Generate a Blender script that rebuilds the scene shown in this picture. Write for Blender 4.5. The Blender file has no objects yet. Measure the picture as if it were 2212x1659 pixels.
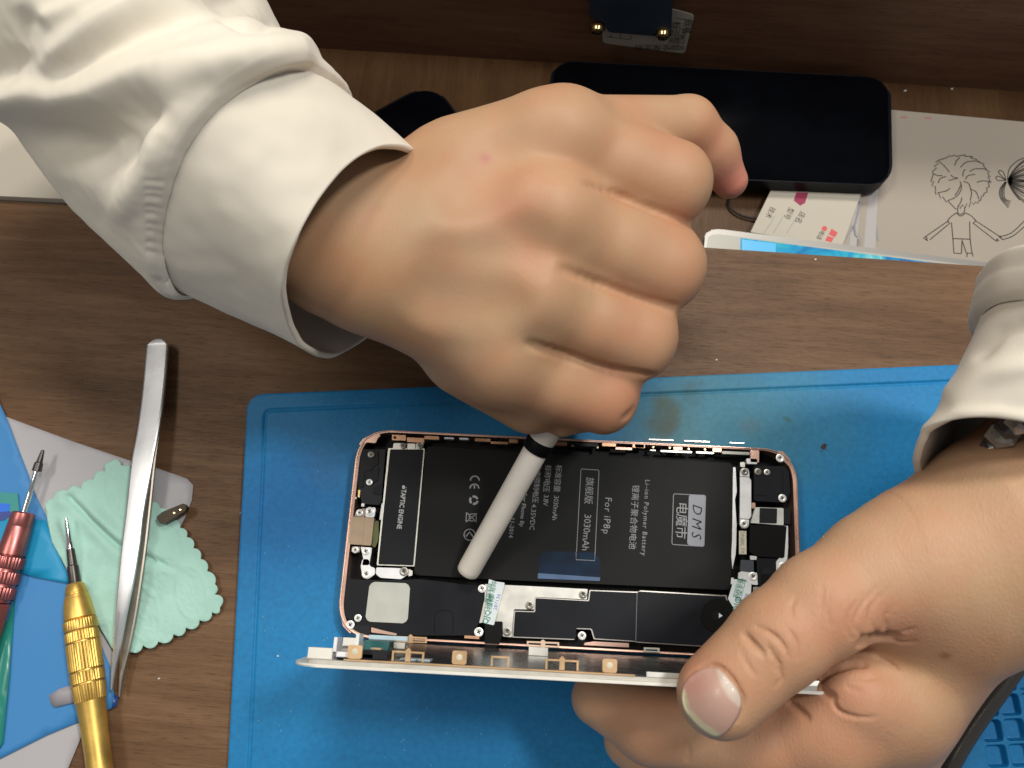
import bpy, bmesh, math, random
import numpy as np
from mathutils import Vector, Matrix, geometry, noise
random.seed(4); rng = np.random.default_rng(4)
# ------------------------------------------------------------------ camera, world, lamps, exposure
FPX, TH, H = 1750.0, math.radians(17), 302.0        # focal length (in 2212-px-wide picture pixels), tilt, height in mm
CAM = np.array([0, -H*math.tan(TH), H])
CR = np.array([1.0, 0, 0]); CU = np.array([0, math.cos(TH), math.sin(TH)]); CB = np.array([0, -math.sin(TH), math.cos(TH)])
S = bpy.context.scene; col = S.collection
cam = bpy.data.cameras.new('camera'); camo = bpy.data.objects.new('camera', cam); col.objects.link(camo)
cam.sensor_width = 36; cam.lens = FPX/2212*36; cam.clip_start = .01; cam.clip_end = 50
camo.location = CAM*.001; camo.rotation_euler = (TH, 0, 0); S.camera = camo
cam.dof.use_dof = True; cam.dof.focus_distance = .262; cam.dof.aperture_fstop = 22
w = bpy.data.worlds.new('World'); S.world = w; w.use_nodes = True
w.node_tree.nodes['Background'].inputs[0].default_value = (.95, .97, 1, 1)
w.node_tree.nodes['Background'].inputs[1].default_value = .22
def lamp(name, loc, size, power, color, aim=(0, -.03, 0)):
    l = bpy.data.lights.new(name, 'AREA'); l.shape = 'RECTANGLE'; l.size = size[0]; l.size_y = size[1]; l.energy = power; l.color = color
    o = bpy.data.objects.new(name, l); col.objects.link(o); o.location = loc
    o.rotation_euler = (Vector(aim)-Vector(loc)).to_track_quat('-Z', 'Y').to_euler()
lamp('ceiling_lamp', (.12, .60, 1.05), (.42, .18), 7.4, (1, .94, .85))
lamp('ceiling_lamp', (.46, .16, 1.10), (.18, .09), 5.6, (1, .97, .93))
lamp('ceiling_lamp', (-.55, .10, 1.15), (.40, .18), 3.6, (1, .93, .82))
S.view_settings.view_transform = 'Standard'; S.view_settings.look = 'None'; S.view_settings.exposure = 0; S.view_settings.gamma = 1
S.render.engine = 'CYCLES'; S.cycles.max_bounces = 8; S.cycles.transparent_max_bounces = 12

# ------------------------------------------------------------------ helpers
def P(px, py, z=0.0):
    """point (mm) at height z under the photograph's pixel"""
    d = (px-1106)*CR+(829.5-py)*CU-FPX*CB
    return CAM+(z-H)/d[2]*d
WA, WB = P(737, 107, -25), P(2208, 197, -25)
WDIR = (WB-WA)/np.linalg.norm(WB-WA); WN = np.array([WDIR[1], -WDIR[0], 0])   # wall normal towards the desk
def PW(px, py, off=0.0):
    d = (px-1106)*CR+(829.5-py)*CU-FPX*CB
    o = WA+WN*off
    return CAM+((o-CAM)@WN)/(d@WN)*d
def proj(p):
    q = np.asarray(p)-CAM; d = -(q@CB)
    return np.stack([1106+FPX*(q@CR)/d, 829.5-FPX*(q@CU)/d], -1)

def link(name, me, mat, parent=None, smooth=False):
    o = bpy.data.objects.new(name, me); col.objects.link(o)
    if mat is not None:
        for m in (mat if isinstance(mat, (list, tuple)) else [mat]): me.materials.append(m)
    if smooth:
        me.shade_smooth() if hasattr(me, 'shade_smooth') else None
    if parent is not None:
        o.parent = parent
        off = Vector((0, 0, 0)); p = parent
        while p is not None: off += p.location; p = p.parent
        o.location = -off
    return o
def mesh(name, V, F, mat, parent=None, smooth=False, fmat=None):
    me = bpy.data.meshes.new(name); me.from_pydata([tuple(np.asarray(v)*.001) for v in V], [], F); me.update()
    if fmat is not None:
        me.polygons.foreach_set('material_index', fmat)
    return link(name, me, mat, parent, smooth)
def thing(name, label, cat, base, group=None):
    o = bpy.data.objects.new(name, None); col.objects.link(o); o.location = np.asarray(base)*.001
    o.empty_display_size = .01
    return tag(o, label, cat, group)
def tag(o, label, cat, group=None):
    o['label'] = label; o['category'] = cat
    if group: o['group'] = group
    return o
def struct(o): o['kind'] = 'structure'; return o
def bmobj(name, bm, mat, parent=None, smooth=False):
    bmesh.ops.recalc_face_normals(bm, faces=bm.faces)
    for v in bm.verts: v.co *= .001
    me = bpy.data.meshes.new(name); bm.to_mesh(me); bm.free()
    return link(name, me, mat, parent, smooth)
def rounded(pts, r, n=5):
    pts = [np.asarray(p, float) for p in pts]; out = []
    N = len(pts)
    for i in range(N):
        a, b, c = pts[i-1], pts[i], pts[(i+1) % N]
        rr = r[i] if isinstance(r, (list, tuple)) else r
        la, lc = np.linalg.norm(a-b), np.linalg.norm(c-b)
        if rr <= 0 or la < 1e-6 or lc < 1e-6: out.append(b); continue
        ua, uc = (a-b)/la, (c-b)/lc
        t = min(rr, la*.49, lc*.49)
        for k in range(n+1):
            s = k/n; out.append((1-s)**2*(b+ua*t)+2*s*(1-s)*b+s*s*(b+uc*t))
    return out
def prism_bm(bm, top, depth, bev=0.12, dirv=(0, 0, -1)):
    """top: list of 3-D points (mm); extruded by depth along dirv, upper rim bevelled"""
    d = np.asarray(dirv)*depth
    tv = [bm.verts.new(p) for p in top]; bv = [bm.verts.new(np.asarray(p)+d) for p in top]
    n = len(top); f = bm.faces.new(tv); bm.faces.new(bv[::-1])
    for i in range(n): bm.faces.new((tv[i], bv[i], bv[(i+1) % n], tv[(i+1) % n]))
    if bev > 0:
        try: bmesh.ops.bevel(bm, geom=list(f.edges), offset=bev, segments=2, affect='EDGES', clamp_overlap=True)
        except Exception: pass
def slab(name, px, z1, z0, mat, parent=None, bev=.12, r=0, smooth=False):
    """flat piece whose upper outline sits under the given pixels at height z1"""
    bm = bmesh.new(); top = rounded([P(x, y, z1) for x, y in px], r) if r else [P(x, y, z1) for x, y in px]
    prism_bm(bm, top, z1-z0, bev)
    return bmobj(name, bm, mat, parent, smooth)
def slabs(name, pxs, z1, z0, mat, parent=None, bev=.1, r=0):
    bm = bmesh.new()
    for px in pxs: prism_bm(bm, rounded([P(x, y, z1) for x, y in px], r) if r else [P(x, y, z1) for x, y in px], z1-z0, bev)
    return bmobj(name, bm, mat, parent)
def rect(x0, y0, x1, y1): return [(x0, y0), (x1, y0), (x1, y1), (x0, y1)]
def crom(pts, n=8, closed=False):
    pts = [np.asarray(p, float) for p in pts]; N = len(pts); out = []
    rngi = range(N) if closed else range(N-1)
    for i in rngi:
        g = (lambda k: pts[k % N]) if closed else (lambda k: pts[min(max(k, 0), N-1)])
        a, b, c, d = g(i-1), g(i), g(i+1), g(i+2)
        for k in range(n):
            t = k/n; out.append(.5*((2*b)+(c-a)*t+(2*a-5*b+4*c-d)*t*t+(3*b-a-3*c+d)*t**3))
    if not closed: out.append(pts[-1])
    return out
def tube(name, pts, rad, mat, parent=None, seg=16, n=6, cap=True):
    C = crom(pts, n); R = np.interp(np.linspace(0, 1, len(C)), np.linspace(0, 1, len(pts)), rad if isinstance(rad, (list, tuple)) else [rad]*len(pts))
    V, F = [], []; up = np.array([0, 0, 1.0])
    for i, p in enumerate(C):
        t = C[min(i+1, len(C)-1)]-C[max(i-1, 0)]; t = t/np.linalg.norm(t)
        a = np.cross(t, up); a = a/(np.linalg.norm(a)+1e-9); b = np.cross(a, t)
        for k in range(seg):
            g = 2*math.pi*k/seg; V.append(p+R[i]*(a*math.cos(g)+b*math.sin(g)))
    for i in range(len(C)-1):
        for k in range(seg):
            F.append((i*seg+k, i*seg+(k+1) % seg, (i+1)*seg+(k+1) % seg, (i+1)*seg+k))
    if cap: F.append(tuple(range(seg))[::-1]); F.append(tuple(range((len(C)-1)*seg, len(C)*seg)))
    return mesh(name, V, F, mat, parent, True)
def lathe(name, a, b, prof, mat, parent=None, seg=48, ribs=None, t_range=None):
    """prof: [(mm along axis, radius)], ribs: (from, to, count, depth) list"""
    a, b = np.asarray(a, float), np.asarray(b, float); ax = (b-a)/np.linalg.norm(b-a)
    u = np.cross(ax, (0, 0, 1.0) if abs(ax[2]) < .99 else (0, 1.0, 0)); u /= np.linalg.norm(u); v = np.cross(u, ax)
    V, F, fl = [], [], []
    if ribs: seg = 192
    for t, r in prof:
        for k in range(seg):
            g = 2*math.pi*k/seg; rr = r
            if ribs:
                for (t0, t1, cnt, dep) in ribs:
                    if t0 <= t <= t1: rr = r-dep*(.5+.5*math.cos(g*cnt))**.6
            V.append(a+ax*t+rr*(u*math.cos(g)+v*math.sin(g)))
    n = len(prof)
    for i in range(n-1):
        for k in range(seg): F.append((i*seg+k, (i+1)*seg+k, (i+1)*seg+(k+1) % seg, i*seg+(k+1) % seg))
    F.append(tuple(range(seg))); F.append(tuple(range((n-1)*seg, n*seg))[::-1])
    o = mesh(name, V, F, mat, parent, True)
    try: o.data.set_sharp_from_angle(angle=math.radians(32))
    except Exception: pass
    return o
def text(s, p, xdir, ydir, size, mat, parent=None, name='lettering', bold=0.0, align='CENTER', up=.03, space=1.0, shear=0, sx=1.0):
    """flat lettering lying at p (mm); size = letter height in mm"""
    c = bpy.data.curves.new(name, 'FONT'); c.body = s; c.size = size*1.38*.001; c.align_x = align; c.align_y = 'CENTER'
    c.offset = bold*.001; c.space_character = space; c.shear = shear; c.extrude = .00001; c.resolution_u = 2
    o = bpy.data.objects.new(name, c); col.objects.link(o)
    dg = bpy.context.evaluated_depsgraph_get(); me = bpy.data.meshes.new_from_object(o.evaluated_get(dg)); bpy.data.objects.remove(o)
    x = np.asarray(xdir, float); x /= np.linalg.norm(x); y = np.asarray(ydir, float); y -= x*(y@x); y /= np.linalg.norm(y); z = np.cross(x, y)
    M = Matrix(((x[0]*sx, y[0], z[0], p[0]*.001), (x[1]*sx, y[1], z[1], p[1]*.001), (x[2]*sx, y[2], z[2], p[2]*.001+up*.001), (0, 0, 0, 1)))
    me.transform(M); me.materials.clear()
    return link(name, me, mat, parent)
def ribbon_bm(bm, pts, width, nrm=(0, 0, 1), closed=False):
    pts = [np.asarray(p, float) for p in pts]; n = len(pts); L = []
    for i in range(n):
        a = pts[(i-1) % n] if closed else pts[max(i-1, 0)]; b = pts[(i+1) % n] if closed else pts[min(i+1, n-1)]
        t = b-a; t /= (np.linalg.norm(t)+1e-9); s = np.cross(nrm, t)*width/2
        L.append((bm.verts.new(pts[i]+s), bm.verts.new(pts[i]-s)))
    for i in range(n if closed else n-1):
        a, b = L[i], L[(i+1) % n]; bm.faces.new((a[0], b[0], b[1], a[1]))
def ribbons(name, lines, width, mat, parent=None, nrm=(0, 0, 1)):
    bm = bmesh.new()
    for l in lines: ribbon_bm(bm, l, width, nrm)
    bmesh.ops.recalc_face_normals(bm, faces=bm.faces)
    return bmobj(name, bm, mat, parent)
def sheet(name, outline, spacing, zf, mat, parent=None, thick=.12, smooth=True, tris=None):
    """thin sheet: outline (mm, xy), filled with a grid of points; zf(x, y) gives the height"""
    O = np.array([p[:2] for p in outline]); lo, hi = O.min(0), O.max(0)
    xs = np.arange(lo[0]+spacing/2, hi[0], spacing); ys = np.arange(lo[1]+spacing/2, hi[1], spacing)
    X, Y = np.meshgrid(xs, ys); Q = np.stack([X.ravel(), Y.ravel()], 1)
    ins = np.zeros(len(Q), bool); x1, y1 = O[-1]
    dmin = np.full(len(Q), 1e9)
    for x2, y2 in O:
        c = ((y1 > Q[:, 1]) != (y2 > Q[:, 1])) & (Q[:, 0] < (x2-x1)*(Q[:, 1]-y1)/((y2-y1) if abs(y2-y1) > 1e-12 else 1e-12)+x1); ins ^= c
        e = np.array([x2-x1, y2-y1]); L = e@e+1e-12; t = np.clip(((Q-[x1, y1])@e)/L, 0, 1); dmin = np.minimum(dmin, np.linalg.norm(Q-([x1, y1]+t[:, None]*e), axis=1))
        x1, y1 = x2, y2
    Q = Q[ins & (dmin > spacing*.35)]
    allp = [Vector(p) for p in O]+[Vector(p) for p in Q]
    n = len(O); edges = [(i, (i+1) % n) for i in range(n)]
    vs, es, fs, *_ = geometry.delaunay_2d_cdt(allp, edges, [], 1, 1e-5)
    V = [(v.x, v.y, zf(v.x, v.y)) for v in vs]
    o = mesh(name, V, [tuple(f) for f in fs], mat, parent, smooth)
    bm = bmesh.new(); bm.from_mesh(o.data); bmesh.ops.recalc_face_normals(bm, faces=bm.faces)
    if sum(f.normal.z for f in bm.faces) < 0: bmesh.ops.reverse_faces(bm, faces=bm.faces)
    bm.to_mesh(o.data); bm.free()
    if smooth: o.data.shade_smooth()
    if thick:
        m = o.modifiers.new('thickness', 'SOLIDIFY'); m.thickness = thick*.001; m.offset = -1
    return o
def segd(p, a, b):
    p, a, b = np.asarray(p, float), np.asarray(a, float), np.asarray(b, float); e = b-a
    t = np.clip(((p-a)@e)/(e@e+1e-9), 0, 1); q = a+t[..., None]*e if np.ndim(t) else a+t*e
    return np.linalg.norm(p-q, axis=-1)
def polyd(p, line):
    return np.min([segd(p, line[i], line[i+1]) for i in range(len(line)-1)], axis=0)

# ------------------------------------------------------------------ materials
def M(name, color, rough=.5, metal=0.0, spec=.5, bump=None, var=None, alpha=None, coat=0, sss=0, emit=None, sheen=0):
    m = bpy.data.materials.new(name); m.use_nodes = True; nt = m.node_tree; b = nt.nodes['Principled BSDF']
    b.inputs['Base Color'].default_value = (*color, 1); b.inputs['Roughness'].default_value = rough; b.inputs['Metallic'].default_value = metal
    b.inputs['Specular IOR Level'].default_value = spec
    if coat: b.inputs['Coat Weight'].default_value = coat; b.inputs['Coat Roughness'].default_value = .05
    if sss: b.inputs['Subsurface Weight'].default_value = sss; b.inputs['Subsurface Radius'].default_value = (1, .35, .18); b.inputs['Subsurface Scale'].default_value = .0022
    if sheen: b.inputs['Sheen Weight'].default_value = sheen
    if emit: b.inputs['Emission Color'].default_value = (*emit[0], 1); b.inputs['Emission Strength'].default_value = emit[1]
    tc = nt.nodes.new('ShaderNodeNewGeometry')
    if var:      # (scale, amount, stretch)
        mp = nt.nodes.new('ShaderNodeMapping'); nt.links.new(tc.outputs['Position'], mp.inputs[0]); mp.inputs['Scale'].default_value = var[2] if len(var) > 2 else (1, 1, 1)
        n = nt.nodes.new('ShaderNodeTexNoise'); n.inputs['Scale'].default_value = var[0]; n.inputs['Detail'].default_value = 6; nt.links.new(mp.outputs[0], n.inputs['Vector'])
        r = nt.nodes.new('ShaderNodeMapRange'); r.inputs['From Min'].default_value = .3; r.inputs['From Max'].default_value = .7
        r.inputs['To Min'].default_value = 1-var[1]; r.inputs['To Max'].default_value = 1+var[1]; nt.links.new(n.outputs['Fac'], r.inputs[0])
        x = nt.nodes.new('ShaderNodeVectorMath'); x.operation = 'SCALE'; x.inputs[0].default_value = color; nt.links.new(r.outputs[0], x.inputs['Scale'])
        nt.links.new(x.outputs[0], b.inputs['Base Color'])
        r2 = nt.nodes.new('ShaderNodeMapRange'); r2.inputs['To Min'].default_value = max(0, rough-.1); r2.inputs['To Max'].default_value = min(1, rough+.12); nt.links.new(n.outputs['Fac'], r2.inputs[0]); nt.links.new(r2.outputs[0], b.inputs['Roughness'])
    if bump:     # (scale, strength, distance_mm)
        n = nt.nodes.new('ShaderNodeTexNoise'); n.inputs['Scale'].default_value = bump[0]; n.inputs['Detail'].default_value = 4; nt.links.new(tc.outputs['Position'], n.inputs['Vector'])
        bp = nt.nodes.new('ShaderNodeBump'); bp.inputs['Strength'].default_value = bump[1]; bp.inputs['Distance'].default_value = bump[2]*.001
        nt.links.new(n.outputs['Fac'], bp.inputs['Height']); nt.links.new(bp.outputs[0], b.inputs['Normal'])
    if alpha is not None:
        b.inputs['Alpha'].default_value = alpha
    return m
def nodes(m): return m.node_tree, m.node_tree.nodes['Principled BSDF']

def wood(name, c1, c2, c3, angle, rough=.42, pore=.5):
    m = bpy.data.materials.new(name); m.use_nodes = True; nt, b = nodes(m); N = nt.nodes.new; L = nt.links.new
    g = N('ShaderNodeNewGeometry'); mp = N('ShaderNodeMapping'); L(g.outputs['Position'], mp.inputs[0]); mp.inputs['Rotation'].default_value = (0, 0, -angle)
    def noise_(sc, scale, det=5, dist=0, rgh=.55):
        q = N('ShaderNodeMapping'); q.inputs['Scale'].default_value = sc; L(mp.outputs[0], q.inputs[0])
        n = N('ShaderNodeTexNoise'); n.inputs['Scale'].default_value = scale; n.inputs['Detail'].default_value = det; n.inputs['Distortion'].default_value = dist; n.inputs['Roughness'].default_value = rgh
        L(q.outputs[0], n.inputs['Vector']); return n.outputs['Fac']
    big = noise_((1, 6, 6), 7, 4, .6); mid = noise_((1, 14, 14), 26, 6, .4); fine = noise_((1, 26, 26), 60, 8, .1, .7); por = noise_((1, 16, 16), 140, 3, 0, .6)
    r = N('ShaderNodeValToRGB'); e = r.color_ramp.elements; e[0].position = .30; e[0].color = (*c1, 1); e[1].position = .72; e[1].color = (*c3, 1); k = e.new(.5); k.color = (*c2, 1)
    a = N('ShaderNodeMath'); a.operation = 'MULTIPLY_ADD'; a.inputs[1].default_value = .55; L(big, a.inputs[0])
    a2 = N('ShaderNodeMath'); a2.operation = 'MULTIPLY_ADD'; a2.inputs[1].default_value = .30; L(mid, a2.inputs[0]); L(a2.outputs[0], a.inputs[2])
    a3 = N('ShaderNodeMath'); a3.operation = 'MULTIPLY'; a3.inputs[1].default_value = .18; L(fine, a3.inputs[0]); L(a3.outputs[0], a2.inputs[2]); L(a.outputs[0], r.inputs[0])
    pr = N('ShaderNodeMapRange'); pr.inputs['From Min'].default_value = .34; pr.inputs['From Max'].default_value = .44; pr.inputs['To Min'].default_value = 1-pore; pr.inputs['To Max'].default_value = 1; L(por, pr.inputs[0])
    x = N('ShaderNodeVectorMath'); x.operation = 'SCALE'; L(r.outputs[0], x.inputs[0]); L(pr.outputs[0], x.inputs['Scale'])
    L(x.outputs[0], b.inputs['Base Color']); b.inputs['Roughness'].default_value = rough; b.inputs['Specular IOR Level'].default_value = .2
    s = N('ShaderNodeMath'); s.operation = 'ADD'; L(pr.outputs[0], s.inputs[0]); L(fine, s.inputs[1])
    bp = N('ShaderNodeBump'); bp.inputs['Strength'].default_value = .35; bp.inputs['Distance'].default_value = .00025; L(s.outputs[0], bp.inputs['Height']); L(bp.outputs[0], b.inputs['Normal'])
    return m
DA = math.atan2(P(2212, 580, 0)[1]-P(0, 432, 0)[1], P(2212, 580, 0)[0]-P(0, 432, 0)[0])
m_desk = wood('walnut_desk', (.070, .034, .016), (.150, .080, .040), (.250, .148, .078), DA, .46, .32)
m_wall = wood('walnut_panel', (.075, .034, .019), (.14, .070, .040), (.21, .115, .068), DA, .45, .35)
m_floor = wood('shelf_wood', (.050, .023, .008), (.088, .043, .017), (.125, .066, .029), DA+math.pi/2, .45, .3)

m_black = M('black_plastic', (.012, .013, .016), .42, spec=.22, bump=(900, .15, .1)); m_blackgloss = M('black_glass', (.002, .0025, .004), .35, spec=.06, var=(60, .3))
m_blackrub = M('black_case', (.004, .005, .009), .4, spec=.12, var=(80, .2)); m_batt = M('battery_wrap', (.0095, .010, .010), .5, spec=.14, bump=(1500, .2, .05), var=(40, .12))
m_shield = M('black_shield', (.009, .0105, .014), .40, spec=.16, bump=(700, .1, .05), var=(60, .2)); m_tape = M('black_tape', (.0025, .0025, .003), .5, spec=.15)
m_silver = M('tin_plate', (.62, .61, .56), .38, 1, var=(120, .12)); m_steel = M('polished_steel', (.62, .63, .65), .36, .8, bump=(160, .2, .15), var=(90, .12, (1, .4, 1)))
m_white_metal = M('white_bracket', (.80, .81, .83), .35, .25, var=(200, .08)); m_screw = M('screw_steel', (.80, .80, .78), .35, .35)
m_socket = M('screw_socket', (.02, .02, .02), .6); m_copper = M('copper_clip', (.72, .42, .26), .32, .85, var=(150, .15)); m_rose = M('rose_gold', (.78, .52, .42), .28, .9, var=(60, .1))
m_tan = M('tan_flex', (.44, .32, .21), .45, var=(200, .1)); m_olive = M('olive_flex', (.10, .11, .02), .4, var=(200, .3)); m_cream = M('cream_sticker', (.62, .58, .44), .5, var=(200, .06))
m_pad = M('thermal_pad', (.50, .52, .47), .6, var=(90, .12), bump=(200, .3, .2)); m_ink = M('grey_print', (.30, .31, .32), .6); m_inkw = M('white_print', (.55, .55, .55), .6)
m_logo = M('logo_grey', (.24, .25, .29), .5); m_darkink = M('dark_ink', (.03, .025, .02), .7); m_green = M('green_ink', (.02, .24, .16), .6); m_violet = M('violet_ink', (.22, .24, .55), .6)
m_sticker = M('white_sticker', (.72, .80, .82), .45, var=(120, .05)); m_blue_tab = M('blue_tab', (.003, .016, .042), .45, spec=.15, var=(150, .45)); m_blue_strip = M('blue_tab_edge', (.06, .12, .24), .35, var=(150, .2))
m_amber = M('amber_clip', (.62, .41, .22), .35, var=(150, .25), alpha=.85); m_whiteplastic = M('white_edge', (.74, .72, .65), .35, var=(150, .05)); m_teal = M('teal_board', (.02, .12, .12), .35)
m_gold = M('gold_metal', (.74, .49, .13), .42, .85, var=(110, .2), bump=(400, .12, .1)); m_gunmetal = M('bit_steel', (.10, .09, .085), .35, .8); m_chrome = M('chrome', (.8, .82, .84), .12, 1)
m_pink = M('pink_anodised', (.50, .17, .16), .33, .9, var=(110, .15)); m_brownclip = M('brown_metal', (.055, .038, .018), .45, 0, spec=.3, var=(300, .5))
m_paper = M('paper', (.37, .325, .27), .8, bump=(900, .15, .1), var=(20, .04)); m_card = M('card_paper', (.50, .46, .38), .7, var=(30, .04)); m_card2 = M('grey_card', (.42, .40, .39), .7)
m_carton = M('beige_box', (.60, .55, .46), .8, var=(10, .04)); m_label = M('wall_label', (.42, .39, .34), .6, var=(80, .06)); m_magenta = M('magenta_print', (.30, .015, .07), .6); m_red = M('red_print', (.62, .09, .09), .6)
m_navy = M('navy_plate', (.022, .034, .055), .45, 0, var=(50, .15), bump=(400, .1, .05)); m_brass = M('brass_screw', (.55, .42, .22), .25, 1); m_tablet = M('tablet_bezel', (.44, .43, .38), .3); m_tabedge = M('tablet_metal', (.30, .29, .27), .35, .5)
m_cable = M('cable_rubber', (.045, .040, .035), .24, spec=.7, bump=(500, .2, .15)); m_swab = M('white_stick', (.80, .75, .67), .55, bump=(250, .2, .2), var=(60, .06)); m_crumb = M('crumb', (.7, .68, .62), .8)
m_gem = M('dark_glass_bead', (.05, .045, .05), .08, 0, spec=.9, var=(400, .8)); m_gem2 = M('clear_glass_bead', (.32, .29, .25), .08, spec=.9, var=(300, .5))
m_cloth = M('mint_cloth', (.40, .66, .57), .85, bump=(700, .6, .4), var=(45, .10), sheen=.3)
def fabric(name, color):
    m = M(name, color, .85, spec=.2, var=(14, .035), sheen=.15); nt, b = nodes(m); N = nt.nodes.new; L = nt.links.new
    g = N('ShaderNodeNewGeometry'); wv = N('ShaderNodeTexWave'); wv.inputs['Scale'].default_value = 420; wv.inputs['Distortion'].default_value = 1; wv.inputs['Detail'].default_value = 2; L(g.outputs['Position'], wv.inputs[0])
    n = N('ShaderNodeTexNoise'); n.inputs['Scale'].default_value = 900; L(g.outputs['Position'], n.inputs[0])
    a = N('ShaderNodeMath'); a.operation = 'ADD'; L(wv.outputs['Fac'], a.inputs[0]); L(n.outputs['Fac'], a.inputs[1])
    bp = N('ShaderNodeBump'); bp.inputs['Strength'].default_value = .03; bp.inputs['Distance'].default_value = .0002; L(a.outputs[0], bp.inputs['Height'])
    n2 = N('ShaderNodeTexNoise'); n2.inputs['Scale'].default_value = 55; n2.inputs['Detail'].default_value = 3; L(g.outputs['Position'], n2.inputs[0])
    b2 = N('ShaderNodeBump'); b2.inputs['Strength'].default_value = .25; b2.inputs['Distance'].default_value = .001; L(n2.outputs['Fac'], b2.inputs['Height']); L(bp.outputs[0], b2.inputs['Normal']); L(b2.outputs[0], b.inputs['Normal'])
    return m
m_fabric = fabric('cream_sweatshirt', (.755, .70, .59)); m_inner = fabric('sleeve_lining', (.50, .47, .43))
# skin: colour comes from a per-vertex attribute (real blotches and knuckle redness), pores from bump
def skin(name, bump=.32):
    m = bpy.data.materials.new(name); m.use_nodes = True; nt, b = nodes(m); N = nt.nodes.new; L = nt.links.new
    at = N('ShaderNodeAttribute'); at.attribute_name = 'tint'; g = N('ShaderNodeNewGeometry')
    n = N('ShaderNodeTexNoise'); n.inputs['Scale'].default_value = 55; n.inputs['Detail'].default_value = 5; L(g.outputs['Position'], n.inputs[0])
    mx = N('ShaderNodeMix'); mx.data_type = 'RGBA'; mx.blend_type = 'MULTIPLY'; mx.inputs['Factor'].default_value = 1
    r = N('ShaderNodeValToRGB'); e = r.color_ramp.elements; e[0].position = .3; e[0].color = (1.0, .86, .82, 1); e[1].position = .7; e[1].color = (1.0, 1.04, 1.02, 1)
    L(n.outputs['Fac'], r.inputs[0]); L(at.outputs['Color'], mx.inputs['A']); L(r.outputs[0], mx.inputs['B']); L(mx.outputs['Result'], b.inputs['Base Color'])
    b.inputs['Roughness'].default_value = .52; b.inputs['Specular IOR Level'].default_value = .30
    b.inputs['Subsurface Weight'].default_value = .12; b.inputs['Subsurface Radius'].default_value = (1, .35, .18); b.inputs['Subsurface Scale'].default_value = .0022
    wn = N('ShaderNodeTexNoise'); wn.inputs['Scale'].default_value = 300; L(g.outputs['Position'], wn.inputs[0])
    wa = N('ShaderNodeVectorMath'); wa.operation = 'MULTIPLY_ADD'; wa.inputs[1].default_value = (.0012, .0012, .0012); L(wn.outputs['Color'], wa.inputs[0]); L(g.outputs['Position'], wa.inputs[2])
    sq = N('ShaderNodeMapping'); sq.inputs['Rotation'].default_value = (0, 0, .6); sq.inputs['Scale'].default_value = (1, .45, 1); L(wa.outputs[0], sq.inputs[0])
    v = N('ShaderNodeTexVoronoi'); v.feature = 'DISTANCE_TO_EDGE'; v.inputs['Scale'].default_value = 900; L(sq.outputs[0], v.inputs['Vector'])
    n2 = N('ShaderNodeTexNoise'); n2.inputs['Scale'].default_value = 420; n2.inputs['Detail'].default_value = 5; L(g.outputs['Position'], n2.inputs[0])
    a = N('ShaderNodeMath'); a.operation = 'MULTIPLY_ADD'; a.inputs[1].default_value = 1.6; L(v.outputs['Distance'], a.inputs[0]); L(n2.outputs['Fac'], a.inputs[2])
    bp = N('ShaderNodeBump'); bp.inputs['Strength'].default_value = bump; bp.inputs['Distance'].default_value = .00022; L(a.outputs[0], bp.inputs['Height']); L(bp.outputs[0], b.inputs['Normal'])
    return m
m_skin = skin('skin'); m_skin2 = skin('skin_back_of_hand', .13)
m_nail = bpy.data.materials.new('nail'); m_nail.use_nodes = True; _nt, _b = nodes(m_nail); _at = _nt.nodes.new('ShaderNodeAttribute'); _at.attribute_name = 'tint'; _nt.links.new(_at.outputs['Color'], _b.inputs['Base Color'])
_b.inputs['Roughness'].default_value = .42; _b.inputs['Coat Weight'].default_value = .12; _b.inputs['Subsurface Weight'].default_value = .1; _b.inputs['Subsurface Scale'].default_value = .001
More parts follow.
